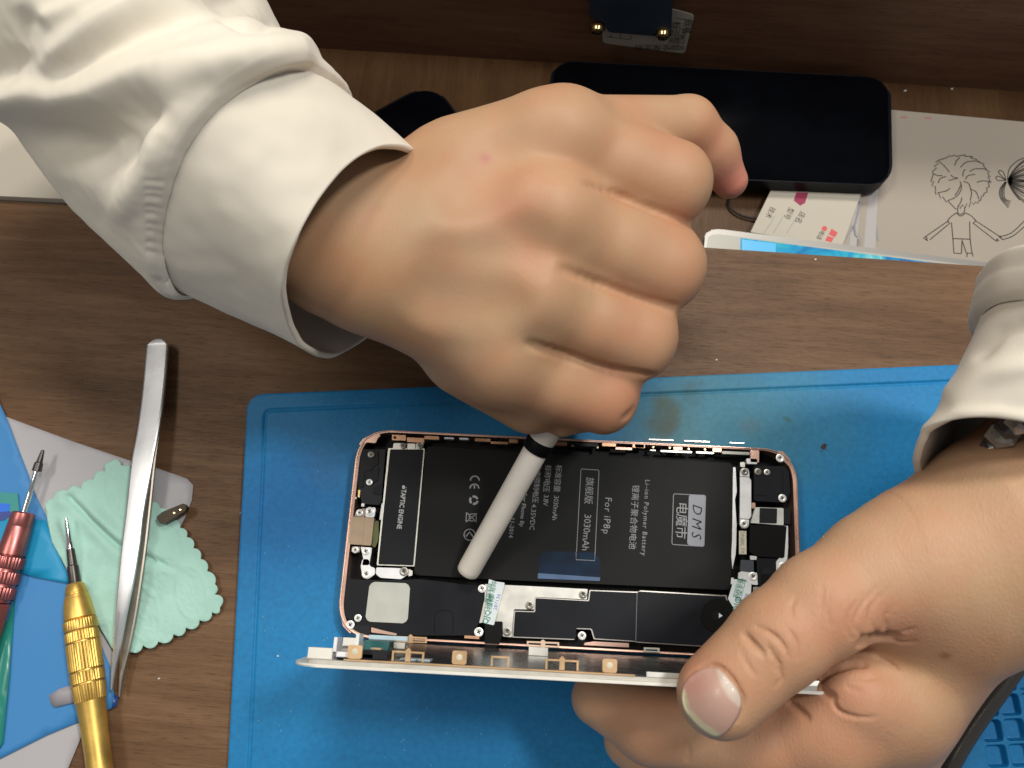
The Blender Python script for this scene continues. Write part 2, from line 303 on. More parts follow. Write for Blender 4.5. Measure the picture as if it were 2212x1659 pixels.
# silicone mat: blue with its own stains
def matmat():
    m = bpy.data.materials.new('blue_silicone'); m.use_nodes = True; nt, b = nodes(m); N = nt.nodes.new; L = nt.links.new
    g = N('ShaderNodeNewGeometry'); base = N('ShaderNodeRGB'); base.outputs[0].default_value = (.011, .205, .47, 1); cur = base.outputs[0]
    wn = N('ShaderNodeTexNoise'); wn.inputs['Scale'].default_value = 60; wn.inputs['Detail'].default_value = 5; L(g.outputs['Position'], wn.inputs[0])
    ws = N('ShaderNodeVectorMath'); ws.operation = 'MULTIPLY_ADD'; ws.inputs[1].default_value = (.02, .02, 0); L(wn.outputs['Color'], ws.inputs[0]); 
    sub = N('ShaderNodeVectorMath'); sub.operation = 'ADD'; sub.inputs[1].default_value = (-.01, -.01, 0); L(g.outputs['Position'], sub.inputs[0]); L(sub.outputs[0], ws.inputs[2])
    def stain(px, py, rad, c, amt, sx=1.0):
        nonlocal cur
        p = P(px, py, 4)*.001; s = N('ShaderNodeVectorMath'); s.operation = 'SUBTRACT'; s.inputs[1].default_value = (p[0], p[1], .004); L(ws.outputs[0], s.inputs[0])
        k = N('ShaderNodeVectorMath'); k.operation = 'MULTIPLY'; k.inputs[1].default_value = (1/sx, 1, 0); L(s.outputs[0], k.inputs[0])
        d = N('ShaderNodeVectorMath'); d.operation = 'LENGTH'; L(k.outputs[0], d.inputs[0])
        r = N('ShaderNodeMapRange'); r.interpolation_type = 'SMOOTHERSTEP'; r.inputs['From Min'].default_value = 0; r.inputs['From Max'].default_value = rad*.001; r.inputs['To Min'].default_value = amt; r.inputs['To Max'].default_value = 0; L(d.outputs['Value'], r.inputs[0])
        x = N('ShaderNodeMix'); x.data_type = 'RGBA'; L(r.outputs[0], x.inputs['Factor']); L(cur, x.inputs['A']); x.inputs['B'].default_value = (*c, 1); cur = x.outputs['Result']
    stain(1560, 900, 48, (.05, .20, .24), .75, 1.5); stain(1450, 930, 26, (.07, .18, .17), .6); stain(1428, 912, 9, (.07, .07, .02), .95); stain(1442, 880, 10, (.07, .085, .03), .8, .6)
    stain(1495, 852, 6, (.05, .09, .09), .5); stain(1625, 925, 6, (.10, .12, .12), .4); stain(1700, 905, 3, (.04, .12, .10), .8); stain(1000, 850, 26, (.03, .14, .25), .4); stain(700, 1000, 18, (.06, .14, .27), .35)
    stain(620, 1100, 40, (.008, .16, .50), .5, 1.2); stain(1500, 960, 40, (.04, .17, .25), .3, 2.5)
    n = N('ShaderNodeTexNoise'); n.inputs['Scale'].default_value = 18; n.inputs['Detail'].default_value = 8; L(g.outputs['Position'], n.inputs[0])
    r = N('ShaderNodeMapRange'); r.inputs['From Min'].default_value = .3; r.inputs['From Max'].default_value = .7; r.inputs['To Min'].default_value = .90; r.inputs['To Max'].default_value = 1.08; L(n.outputs['Fac'], r.inputs[0])
    x = N('ShaderNodeVectorMath'); x.operation = 'SCALE'; L(cur, x.inputs[0]); L(r.outputs[0], x.inputs['Scale']); L(x.outputs[0], b.inputs['Base Color'])
    n3 = N('ShaderNodeTexNoise'); n3.inputs['Scale'].default_value = 500; n3.inputs['Detail'].default_value = 3; L(g.outputs['Position'], n3.inputs[0])
    r3 = N('ShaderNodeMapRange'); r3.inputs['From Min'].default_value = .3; r3.inputs['From Max'].default_value = .7; r3.inputs['To Min'].default_value = .90; r3.inputs['To Max'].default_value = 1.08; L(n3.outputs['Fac'], r3.inputs[0])
    x3 = N('ShaderNodeVectorMath'); x3.operation = 'SCALE'; L(x.outputs[0], x3.inputs[0]); L(r3.outputs[0], x3.inputs['Scale']); L(x3.outputs[0], b.inputs['Base Color'])
    b.inputs['Roughness'].default_value = .5; b.inputs['Specular IOR Level'].default_value = .28
    n2 = N('ShaderNodeTexNoise'); n2.inputs['Scale'].default_value = 1400; L(g.outputs['Position'], n2.inputs[0])
    bp = N('ShaderNodeBump'); bp.inputs['Strength'].default_value = .35; bp.inputs['Distance'].default_value = .0001; L(n2.outputs['Fac'], bp.inputs['Height']); L(bp.outputs[0], b.inputs['Normal'])
    return m
m_mat = matmat()
def film(name, color, fac, rough=.25):
    m = bpy.data.materials.new(name); m.use_nodes = True; nt, b = nodes(m); b.inputs['Base Color'].default_value = (*color, 1); b.inputs['Roughness'].default_value = rough; b.inputs['Alpha'].default_value = fac
    g = nt.nodes.new('ShaderNodeNewGeometry'); n = nt.nodes.new('ShaderNodeTexNoise'); n.inputs['Scale'].default_value = 25; n.inputs['Detail'].default_value = 4; nt.links.new(g.outputs['Position'], n.inputs[0])
    bp = nt.nodes.new('ShaderNodeBump'); bp.inputs['Strength'].default_value = .15; bp.inputs['Distance'].default_value = .001; nt.links.new(n.outputs['Fac'], bp.inputs['Height']); nt.links.new(bp.outputs[0], b.inputs['Normal'])
    return m
m_grey_film = film('frosted_film', (.50, .49, .51), .88, .5); m_blue_film = film('blue_film', (.055, .27, .62), .86, .55); m_cyan_film = film('cyan_film', (.01, .33, .62), .85, .5); m_green_film = film('green_film', (.02, .25, .20), .9)
m_darkblue_film = film('deep_blue_film', (.02, .09, .34), .75)

# ------------------------------------------------------------------ setting: desk, recessed shelf, upright panel
EA, EB = P(0, 432, 0), P(2212, 580, 0); ed = (EB-EA)/np.linalg.norm(EB-EA); en = np.array([-ed[1], ed[0], 0])  # edge direction, away normal
A0, B0 = EA-ed*250, EB+ed*250
bm = bmesh.new(); prism_bm(bm, [A0-en*480, B0-en*480, B0, A0], 18, .3)
struct(bmobj('desk_top', bm, m_desk))
bm = bmesh.new(); F0, F1 = WA-WDIR*420, WB+WDIR*260
prism_bm(bm, [A0-en*30+[0, 0, -25], B0-en*30+[0, 0, -25], F1-WN*20+[0, 0, 0], F0-WN*20], 12, 0)
struct(bmobj('shelf_floor', bm, m_floor))
bm = bmesh.new(); hz = np.array([0, 0, 118.0])
prism_bm(bm, [F0-WN*18+hz+[0, 0, .1], F0+hz+[0, 0, .1], F1+hz+[0, 0, .1], F1-WN*18+hz+[0, 0, .1]], 118-.05, .4)
struct(bmobj('upright_panel', bm, m_wall))
bm = bmesh.new(); prism_bm(bm, [A0+[0, 0, -18.1]-en*1, B0+[0, 0, -18.1]-en*1, B0+[0, 0, -18.1]-en*14, A0+[0, 0, -18.1]-en*14], 6.8, 0)
struct(bmobj('desk_support', bm, m_wall))

# ------------------------------------------------------------------ silicone mat
MO, MX_ = P(535, 852, 4), P(2060, 788, 4); mx = (MX_-MO)/np.linalg.norm(MX_-MO); my = np.array([mx[1], -mx[0], 0])  # my points towards the viewer
MW, ML, MT = 345.0, 245.0, 4.0
cx0, cy0, cp = 259.3, 114.8, 7.95
def mat_h(x, y):
    z = np.zeros_like(x)
    def ridge(d, w): return np.exp(-(d/w)**2)
    inx = x-7.0; iny = y-6.6
    # groove line round the field
    r = 2.2; qx = np.maximum(r-inx, 0); qy = np.maximum(r-iny, 0)
    d = np.where((inx < r) & (iny < r), r-np.hypot(qx, qy), np.minimum(inx, iny))
    z -= .55*ridge(d, .55); z -= .25/(1+np.exp(-d*4))
    # storage cells
    ux = (x-cx0)/cp; uy = (y-cy0)/cp
    inside = (ux > -.5) & (ux < 9.5) & (uy > -2.5) & (uy < 9.5)
    fx = (ux-np.round(ux))*cp; fy = (uy-np.round(uy))*cp
    h = 3.25; rr = 1.1; q = np.hypot(np.maximum(np.abs(fx)-h+rr, 0), np.maximum(np.abs(fy)-h+rr, 0))+np.minimum(np.maximum(np.abs(fx)-h+rr, np.abs(fy)-h+rr), 0)-rr
    s = 1/(1+np.exp(np.clip(q*11, -40, 40)))
    z -= np.where(inside, 3.0*s, 0)
    return z
xs = np.unique(np.concatenate([np.linspace(0, 5, 12), np.arange(5, 10, .3), np.arange(10, 254, 3.0), np.arange(254, 292, .22), np.arange(292, MW+1, 3)]))
ys = np.unique(np.concatenate([np.linspace(0, 5, 12), np.arange(5, 10, .3), np.arange(10, 94, 3.0), np.arange(94, 146, .22), np.arange(146, ML+1, 3)]))
X, Y = np.meshgrid(xs, ys); Z = mat_h(X, Y)
cr = 6.0; c = (X < cr) & (Y < cr); a = (cr-X)/cr; b_ = (cr-Y)/cr
X2 = np.where(c, cr-cr*a*np.sqrt(np.clip(1-b_*b_/2, 0, 1)), X); Y2 = np.where(c, cr-cr*b_*np.sqrt(np.clip(1-a*a/2, 0, 1)), Y)
ny, nx = X.shape
edge = np.zeros_like(Z); edge[0, :] = 1; edge[:, 0] = 1; edge[-1, :] = 1; edge[:, -1] = 1
top = MO[None, None, :]*np.array([1, 1, 0])+X2[..., None]*mx+Y2[..., None]*my+(MT+Z-edge*.25)[..., None]*np.array([0, 0, 1.0])
V = list(top.reshape(-1, 3)); F = []
for j in range(ny-1):
    for i in range(nx-1):
        F.append((j*nx+i, (j+1)*nx+i, (j+1)*nx+i+1, j*nx+i+1))
per = [i for i in range(nx)]+[j*nx+nx-1 for j in range(1, ny)]+[(ny-1)*nx+i for i in range(nx-2, -1, -1)]+[j*nx for j in range(ny-2, 0, -1)]
b0 = len(V)
for k in per: p = V[k].copy(); p[2] = .02; V.append(p)
for k in range(len(per)): k2 = (k+1) % len(per); F.append((per[k], per[k2], b0+k2, b0+k))
mat_o = thing('repair_mat', 'blue silicone work mat with grooved border, stains and storage cells, under the opened phone', 'mat', MO*[1, 1, 0])
surf = mesh('mat_sheet', V, F, m_mat, mat_o, True); surf.data.set_sharp_from_angle(angle=math.radians(50))
for s, px, py, sz in (('180', 663, 963, 5.2), ('(mm)X250mm', 690, 1003, 2.8), ('PVC-A', 690, 905, 4.2)):
    if s == 'PVC-A': continue
    text(s, P(px, py, MT-.27), -mx, my, sz, m_mat, mat_o, 'raised_lettering', up=.10)
bm = bmesh.new()
for q in [[(1772, 968), (1776, 960), (1783, 958), (1786, 965), (1781, 972), (1776, 970)], [(1780, 958), (1788, 961), (1787, 963)], [(1773, 972), (1772, 976), (1777, 974)], [(1784, 970), (1789, 972), (1786, 973)]]:
    prism_bm(bm, [P(x, y, MT-.2) for x, y in q], .1, 0)
tag(bmobj('dirt_speck', bm, m_darkink), 'small spidery dark speck of dirt on blue mat right of the phone', 'dirt')

bm = bmesh.new()
for i in range(230):
    px, py = random.uniform(510, 2200), random.uniform(860, 1655); c0 = P(px, py, MT-.2); a_ = random.random()*6.28; l_ = random.uniform(.12, .4) if i % 9 else random.uniform(.8, 1.6); w_ = random.uniform(.10, .2) if i % 9 else .07
    t_ = np.array([math.cos(a_), math.sin(a_), 0])*l_; s_ = np.array([-math.sin(a_), math.cos(a_), 0])*w_
    prism_bm(bm, [c0-t_-s_, c0+t_-s_, c0+t_*1.1+s_, c0-t_*.7+s_], .05, 0)
du = bmobj('dust', bm, M('dust_lint', (.10, .32, .50), .9)); du['kind'] = 'stuff'; du['label'] = 'fine dust and lint on the blue mat'

# ------------------------------------------------------------------ upright panel: bracket, label
G = lambda x, y: (1261.8+x*.124, y*.124)
up3 = np.array([0, 0, 1.0])
lb = thing('panel_label', 'pale paper label with Chinese print stuck to the dark panel behind the bracket', 'label', PW(1390, 75, 0))
bm = bmesh.new(); q = rounded([PW(x, y, .45) for x, y in [G(300, -60), G(1620, 180), G(1925, 265), G(1750, 935), G(325, 750)]], 2.0); prism_bm(bm, q, .3, 0, -WN); bmobj('sheet', bm, m_label, lb)
dn = PW(1460, 100, .5)-PW(1468, 50, .5); rt = PW(1480, 113, .5)-PW(1310, 90, .5)
for s, g_, sz in (('标识型号', (1560, 640), 3.4), ('规格', (1790, 470), 3.2), ('产地江苏', (1690, 690), 2.6)):
    text(s, PW(*G(*g_), .56), dn, rt, sz, m_darkink, lb, up=0)
text('全屋定制', PW(*G(1190, 820), .56), -rt, -up3, 3.0, m_darkink, lb, up=0)
for l_ in (lambda x: x)([[PW(*G(390, 640), .56), PW(*G(800, 690), .56)], [PW(*G(470, 600), .56), PW(*G(465, 660), .56)], [PW(*G(640, 600), .56), PW(*G(630, 660), .56)], [PW(*G(820, 620), .56), PW(*G(810, 690), .56)], [PW(*G(1600, 320), .56), PW(*G(1870, 350), .56)]]): ribbons('ruled_line', [l_], .35, m_darkink, lb, WN)
br = thing('hinge_bracket', 'navy black metal plate held by two brass screws to the panel', 'bracket', PW(1363, 40, 0))
bm = bmesh.new(); q = rounded([PW(x, y, 3.2) for x, y in [G(90, -700), G(1555, -640), G(1535, 200), G(1515, 640), G(1200, 628), G(420, 565), G(350, 390), G(95, 320)]], .8); prism_bm(bm, q, 3.0, .4, -WN); bmobj('plate', bm, m_navy, br)
for (sx, sy) in ((230, 470), (1375, 560)):
    c0 = PW(*G(sx, sy), 2.6)
    sc = lathe('screw', c0, c0+WN*6, [(0, .3), (0, 3.5), (1.0, 3.5), (1.3, 2.7), (1.7, 2.9), (2.9, 2.4), (3.5, 1.2), (3.55, .01)], m_brass, br, 32)
    bm = bmesh.new()
    for a_ in (.5, .5+math.pi/2):
        t_ = WDIR*math.cos(a_)+up3*math.sin(a_); s_ = WDIR*-math.sin(a_)+up3*math.cos(a_)
        prism_bm(bm, [c0+WN*3.62+t_*1.3*i+s_*.25*j for i, j in ((-1, -1), (1, -1), (1, 1), (-1, 1))], .25, 0, -WN)
    bmobj('slot', bm, m_socket, sc)

# ------------------------------------------------------------------ things in the recess
def phone_slab(name, label, corners, ztop, thick, r, base_mat, glass_mat, lip=1.0, group=None):
    cp_ = [P(x, y, ztop) for x, y in corners]; c0 = sum(cp_)/4
    t = thing(name, label, 'phone', c0-[0, 0, thick], group)
    bm = bmesh.new(); prism_bm(bm, rounded(cp_, r, 10), thick, .9); bo = bmobj('case', bm, base_mat, t, True); bo.data.set_sharp_from_angle(angle=math.radians(40))
    ins = [p+(c0-p)/np.linalg.norm(c0-p)*lip*1.6 for p in cp_]
    bm = bmesh.new(); prism_bm(bm, [p+[0, 0, .25] for p in rounded(ins, r-2, 10)], .6, .12); bmobj('screen', bm, glass_mat, t, True)
    return t
# carton at the left
bx = thing('carton', 'beige cardboard sheet box lying under the cream sleeve at left', 'box', P(60, 340, -20))
slab('lid', [(-160, 130), (72, 200), (147, 430), (-10, 423)], 3.2, -24.9, m_carton, bx, .25, .5)
# papers
nb = thing('drawing_paper', 'grey white booklet with line drawing of two children holding hands beside black phone', 'booklet', P(2060, 400, -25))
slab('cover', [(1880, 234), (1935, 238), (2212, 263), (2420, 285), (2420, 640), (1850, 640), (1870, 420)], -22.2, -24.9, m_paper, nb, .2, 1.5)
T = lambda x, y: P(1920+.2067*x, 246.9+.2067*y, -22.12)
lines = []
ring = []
hc = (750, 705)
jag = [(300, 275), (285, 300), (270, 330)]
k = 0
outline = [(520, 480), (600, 455), (640, 430), (650, 440), (690, 425), (705, 440), (800, 422), (790, 438), (880, 440), (850, 455), (925, 472), (905, 485), (1000, 520), (985, 530), (1020, 575), (1005, 570), (1055, 605), (1030, 615), (1060, 655), (1035, 650), (1068, 715), (1040, 705), (1050, 760), (1025, 765), (1025, 815), (1000, 820), (985, 860), (970, 850), (960, 900), (940, 905), (930, 930), (905, 915), (885, 945), (860, 905), (840, 970), (815, 930), (800, 975), (770, 945), (745, 985), (735, 960), (700, 992), (615, 900), (605, 920), (560, 860), (540, 880), (525, 830), (490, 835), (485, 750), (450, 750), (470, 700), (440, 705), (465, 620), (455, 600), (500, 560), (475, 545), (520, 510), (490, 500), (520, 480)]
lines.append([T(*p) for p in outline])
for st in [[(520, 490), (580, 540), (635, 605)], [(740, 450), (705, 490), (690, 535)], [(750, 555), (800, 505), (870, 488), (950, 492)], [(845, 600), (900, 570), (1000, 570)], [(800, 575), (780, 600), (775, 650)], [(800, 680), (830, 640), (905, 628)], [(920, 710), (980, 695), (1060, 702)], [(650, 630), (670, 655), (725, 665)], [(625, 690), (670, 680), (720, 668)], [(780, 700), (830, 720), (850, 760), (865, 830), (850, 900)], [(860, 785), (910, 810), (945, 890)], [(745, 700), (760, 760), (740, 820), (690, 870), (620, 900)], [(750, 740), (730, 790), (690, 850)], [(640, 770), (600, 800), (510, 820)], [(515, 720), (540, 670), (600, 650)], [(465, 620), (510, 640), (560, 640)], [(765, 870), (750, 920), (720, 965)],
           [(720, 975), (720, 1020)], [(795, 965), (790, 1020)], [(705, 1030), (750, 1062), (800, 1035)], [(712, 1022), (750, 1045), (790, 1022)],
           [(705, 1030), (650, 1070), (615, 1110)], [(615, 1110), (635, 1140)], [(620, 1115), (380, 1280)], [(635, 1140), (430, 1310)], [(360, 1300), (385, 1280), (400, 1300), (380, 1305), (410, 1320)],
           [(800, 1030), (860, 1060), (910, 1110)], [(910, 1110), (880, 1140)], [(905, 1110), (1180, 1290)], [(885, 1140), (1130, 1330)], [(1130, 1330), (1130, 1300), (1150, 1325)], [(1150, 1275), (1190, 1310)],
           [(655, 1130), (670, 1300), (680, 1450)], [(845, 1120), (850, 1300), (870, 1450)], [(670, 1298), (850, 1305)], [(765, 1310), (760, 1450)], [(770, 1330), (810, 1450)], [(680, 1450), (760, 1455)], [(810, 1450), (870, 1455), (880, 1485)], [(820, 1455), (815, 1490)],
           [(1150, 1280), (1280, 1240), (1420, 1110)], [(1185, 1310), (1300, 1270), (1420, 1170)]]:
    lines.append([T(*p) for p in crom([np.array(p, float) for p in st], 5)])
for i in range(26):                                                     # second child's tied hair fans out to the right
    a_ = math.radians(-62+i*5.1); R_ = 330+60*math.sin(i*1.7)
    bend = .35 if a_ < 0 else -.25
    lines.append([T(*p) for p in crom([np.array([1240+R_*t*math.cos(a_+bend*(t-.3)), 695+R_*t*math.sin(a_+bend*(t-.3))]) for t in (.02, .3, .6, .9)], 4)])
for o_ in ((0, 0), (14, 20), (28, 42), (44, 64)):
    lines.append([T(*p) for p in crom([np.array(p, float) for p in [(1215+o_[0]/3, 705), (1160+o_[0], 790), (1170+o_[0], 880), (1250+o_[0]*.6, 975-o_[1])]], 5)])
lines.append([T(*p) for p in crom([np.array(p, float) for p in [(1240, 690), (1260, 570), (1340, 490), (1420, 455)]], 5)])
for lp in ([(1225, 690), (1150, 610), (1165, 585), (1200, 610), (1225, 690)], [(1225, 690), (1150, 650), (1120, 655), (1140, 690), (1225, 690)]):
    lines.append([T(*p) for p in crom([np.array(p, float) for p in lp], 5)])
ribbons('line_drawing', lines, .42, m_darkink, nb)
for p_ in ((1936+330*.2067, 246.9+35*.2067), (1926+130*.2067, 246.9+28*.2067)):
    slab('red_smudge', [(p_[0]-8, p_[1]-2), (p_[0]+8, p_[1]-1), (p_[0]+7, p_[1]+3), (p_[0]-7, p_[1]+2)], -22.1, -22.2, M('smudge', (.42, .22, .2), .8), nb, 0, .5)
K = lambda x, y: (1536+.1736*x, 356.6+.1736*y)
ribbons('spine_mark', [[P(1888, 418, -22.08), P(1892, 470, -22.08)]], 1.3, m_logo, nb); ribbons('spine_mark', [[P(1893, 488, -22.08), P(1896, 520, -22.08)]], .9, m_logo, nb)
cs = thing('card_stack', 'small stack of grey and white printed cards between booklet and cream card', 'cards', P(1850, 480, -24))
for i, (x0, zz, mm_) in enumerate(((2090, -22.0, m_card2), (1960, -21.2, m_paper), (1880, -20.4, m_card2), (1800, -19.6, m_paper))):
    slab('card', [K(x0-700, 100), K(x0+10*i, 100), K(x0-60-20*i, 1300), K(x0-700, 1300)], zz, zz-.6, mm_, cs, .1, .8)
ribbons('printed_lines', [[P(*K(1870, 440), -19.4), P(*K(1790, 760), -19.4), P(*K(1800, 850), -19.4), P(*K(1860, 900), -19.4), P(*K(1850, 980), -19.4)], [P(*K(1650, 960), -19.4), P(*K(1780, 740), -19.4)]], .5, m_logo, cs)
cd = thing('business_card', 'cream business card with red stamps and small print, sticking out under black phone', 'card', P(1740, 470, -19))
slab('card_body', [K(800, 200), K(1900, 260), K(1640, 990), K(1300, 960), K(490, 835)], -18.6, -19.5, m_card, cd, .08, .5)
for nm, pl, mm_ in (('magenta_seal', [K(1060, 340), K(1210, 345), K(1170, 470), K(1110, 505), K(1030, 440)], m_magenta), ('red_stamp', [K(1500, 790), K(1578, 840), K(1540, 900), K(1465, 860)], m_red), ('red_stamp', [K(1450, 880), K(1525, 905), K(1500, 960), K(1420, 940)], m_red), ('red_stamp', [(K(1412, 790)[0]+6*math.cos(i*.52), K(1412, 790)[1]+5.5*math.sin(i*.52)) for i in range(12)], m_red)):
    slab(nm, pl, -18.52, -18.6, mm_, cd, 0)
cdx = P(*K(800, 830), -18.5)-P(*K(1000, 470), -18.5); cdy = np.array([-cdx[1], cdx[0], 0])
for s, g_, sz in (('型号', (965, 600), 2.3), ('店名', (1105, 650), 2.3), ('技术', (735, 590), 2.2), ('电话', (1360, 870), 1.8)):
    text(s, P(*K(*g_), -18.55), cdx, cdy, sz, m_darkink, cd, up=0)
for a1 in (790, 900, 1070): ribbons('ruled_line', [[P(*K(a1, 640), -18.5), P(*K(a1-130, 850), -18.5)]], .2, m_logo, cd)
# tablet under the desk edge
tb = thing('tablet', 'white tablet with glowing blue screen half hidden by the desk edge', 'tablet', P(1900, 590, -18))
slab('body', rounded([np.array(p, float) for p in [(1524, 500), (1548, 494), (2300, 588), (2300, 780), (1500, 760)]], 0), -9.5, -14.5, m_tabedge, tb, .8, 3)
slab('bezel', [(1530, 509), (1548, 505), (2290, 597), (2290, 760), (1505, 740)], -9.25, -9.6, m_tablet, tb, .1, 2.5)
m_scr = bpy.data.materials.new('lit_screen'); m_scr.use_nodes = True; nt, b = nodes(m_scr)
g = nt.nodes.new('ShaderNodeNewGeometry'); n = nt.nodes.new('ShaderNodeTexNoise'); n.inputs['Scale'].default_value = 55; n.inputs['Detail'].default_value = 6; n.inputs['Distortion'].default_value = 1.2; nt.links.new(g.outputs['Position'], n.inputs[0])
r = nt.nodes.new('ShaderNodeValToRGB'); e = r.color_ramp.elements; e[0].position = .36; e[0].color = (.01, .17, .45, 1); e[1].position = .62; e[1].color = (.35, .75, .80, 1); k = e.new(.47); k.color = (.02, .40, .62, 1); k = e.new(.54); k.color = (.05, .48, .55, 1)
nt.links.new(n.outputs['Fac'], r.inputs[0]); nt.links.new(r.outputs[0], b.inputs['Emission Color']); b.inputs['Emission Strength'].default_value = 1.0; b.inputs['Base Color'].default_value = (.01, .01, .01, 1); b.inputs['Roughness'].default_value = .15
slab('screen', [(1600, 514), (2280, 601), (2280, 740), (1598, 720)], -9.05, -9.2, m_scr, tb, 0)
slab('screen_panel', [(1603, 517), (1676, 526), (1672, 720), (1600, 715)], -8.97, -9.04, M('lit_blue', (.01, .01, .01), .2, emit=((.12, .55, .90), 1.0)), tb, 0)
phone_slab('black_phone', 'large black phone in dark case lying face up behind the clenched hand', [(1190, 130), (1924, 168), (1929, 402), (1181, 372)], -11.0, 7.6, 12, m_blackrub, m_blackgloss)
phone_slab('dark_phone', 'smaller dark phone half hidden between the cream cuff and the clenched hand', [(936, 172), (1056, 345), (880, 480), (742, 278)], -15.5, 8.6, 16, m_blackrub, m_blackgloss)
ring_ = P(1640, 440, -24)
tag(tube('rubber_ring', [ring_+[14*math.cos(t), 8*math.sin(t), .6] for t in np.linspace(0, 6.2, 14)], .5, m_black), 'thin dark ring lying in the shadow under the black phone', 'ring')
for i, (px, py, s_, l_) in enumerate(((2057, 191, 1.2, 'white crumb on the shelf below the panel, right of black phone'), (1956, 195, 1.5, 'grey sliver crumb by the upper right corner of black phone'))):
    q = [(px-2*s_, py-.8), (px+1.5*s_, py-1.6), (px+2*s_, py+1), (px-1.2*s_, py+1.6)]
    tag(slab('crumb', q, -24.2, -24.95, m_crumb, None, .1), l_, 'crumb', 'crumbs of plastic')
for (px, py, l_, zz) in ((1762, 560, 'pale chip of crumb at the desk edge beside the tablet', .5), (1548, 777, 'pale crumb on the desk between the mat and the knuckles', .5), (600, 1417, 'white crumb on the blue mat left of the screen', MT+.2), (151, 1312, 'white crumb on blue film beside the gold screwdriver', 1.8), (343, 1466, 'tiny white crumb on wood right of the tweezer tips', .5)):
    q = [(px-2.6, py-.7), (px+.8, py-2), (px+2.8, py+.7), (px-1.5, py+2)]
    tag(slab('crumb', q, zz, zz-.45, m_crumb, None, .1), l_, 'crumb', 'crumbs of plastic')

# ------------------------------------------------------------------ plastic films, cloth
Z1 = lambda x, y: (.1736*x, 850.3+.1736*y)           # detail crops of the lower left
Z7 = lambda x, y: (x/3, 1106+y/3)
tag(sheet('frosted_sheet', [P(x, y, .6) for x, y in [(-220, 830), (0, 895), (69, 921), (156, 953), (278, 994), (330, 1008), (370, 1022), (404, 1034), (417, 1048), (414, 1080), (403, 1110), (343, 1234), (243, 1440), (172, 1600), (147, 1659), (70, 1840), (-260, 1700)]], 4, lambda x, y: .55+.25*noise.noise(Vector((x*.03, y*.03, 2))), m_grey_film, None, .2),
    'frosted grey plastic sheet with blunt corner lying under the mint cloth', 'plastic sheet')
bo = [(-120, 560), (0, 873), (16, 908), (43, 980), (64, 1033), (76, 1069), (97, 1110), (150, 1240), (200, 1350), (238, 1440), (246, 1500), (240, 1530), (173, 1559), (100, 1589), (0, 1639), (-120, 1690)]
tag(sheet('blue_film', [P(x, y, 1.2) for x, y in bo], 4, lambda x, y: 1.15+.35*noise.noise(Vector((x*.04, y*.04, 7))), m_blue_film, None, .12),
    'blue protective film under both screwdrivers at lower left', 'film')
tag(sheet('cyan_film', [P(x, y, 1.9) for x, y in [(-60, 1090), (60, 1128), (97, 1122), (115, 1170), (148, 1250), (158, 1262), (70, 1246), (40, 1236), (-60, 1215)]], 4, lambda x, y: 1.85+.1*noise.noise(Vector((x*.1, y*.1, 3))), m_cyan_film, None, .1),
    'bright cyan film strip between pink screwdriver and mint cloth', 'film')
tag(sheet('green_film', [P(x, y, 1.9) for x, y in [(-60, 1280), (14, 1345), (33, 1290), (18, 1480), (6, 1605), (-60, 1700)]], 4, lambda x, y: 1.9+.1*noise.noise(Vector((x*.1, y*.1, 9))), m_green_film, None, .1),
    'green film strip at the left edge under the pink handle', 'film')
pc = thing('printed_patch', 'blue and green printed packaging corner at the left edge above pink handle', 'packaging', P(15, 1090, 1.9))
slab('green_print', [(-60, 1058), (38, 1066), (42, 1110), (30, 1122), (-60, 1125)], 1.9, 1.7, M('print_green', (.03, .28, .27), .4), pc, 0)
slab('blue_print', [(-60, 1085), (21, 1088), (20, 1106), (-60, 1130)], 2.0, 1.9, M('print_blue', (.01, .16, .75), .4), pc, 0)
slab('dark_print', [(-20, 1108), (20, 1104), (26, 1112), (8, 1124), (-20, 1126)], 2.08, 2.0, M('print_navy', (.03, .06, .28), .4), pc, 0)
tag(sheet('clear_tab', [P(x, y, 1.9) for x, y in [(106, 1502), (128, 1488), (185, 1470), (190, 1510), (118, 1528), (110, 1520)]], 3, lambda x, y: 1.9, film('clear_tab_film', (.40, .38, .42), .9, .4), None, .08),
    'greyish clear tab on the blue film left of gold handle', 'plastic tab')
tag(sheet('blue_tab', [P(x, y, .9) for x, y in [(215, 1480), (236, 1490), (256, 1505), (252, 1525), (238, 1532), (212, 1520)]], 3, lambda x, y: 1.0, m_darkblue_film, None, .08),
    'small dark blue tab sticking out below the tweezer tips', 'plastic tab')
co = []
def scal(pts, out_px):
    """arcs (scallops) between successive notch points"""
    r_ = []
    for i in range(len(pts)-1):
        a, b = np.array(pts[i], float), np.array(pts[i+1], float); d = b-a; L_ = np.linalg.norm(d); n_ = np.array([d[1], -d[0]])/L_
        for k in range(7):
            t = k/7; r_.append(a+d*t+n_*out_px*min(1.1, L_/26)*math.sin(math.pi*t)**.7)
    return r_
notchL = [(99, 1104), (114, 1078), (148, 1062), (176, 1056), (200, 1036), (226, 1018), (234, 998), (262, 1006), (284, 1022)]
notchR = [(324, 1086), (345, 1098), (372, 1122), (388, 1140), (402, 1160), (416, 1184), (432, 1207), (447, 1234), (464, 1262), (462, 1284)]
tipS = [(462, 1284), (474, 1312), (456, 1322)]
notchB = [(456, 1322), (430, 1340), (401, 1356), (374, 1370), (341, 1386), (308, 1394), (278, 1405)]
out = scal(notchL, 9)+[(300, 1045)]+scal(notchR, 8)+scal(tipS, 12)+scal(notchB, 10)+[(255, 1407), (241, 1401), (216, 1356), (196, 1306), (172, 1262), (147, 1239), (130, 1205), (112, 1172), (102, 1130)]
cpx = [P(x, y, 2.5) for x, y in out]
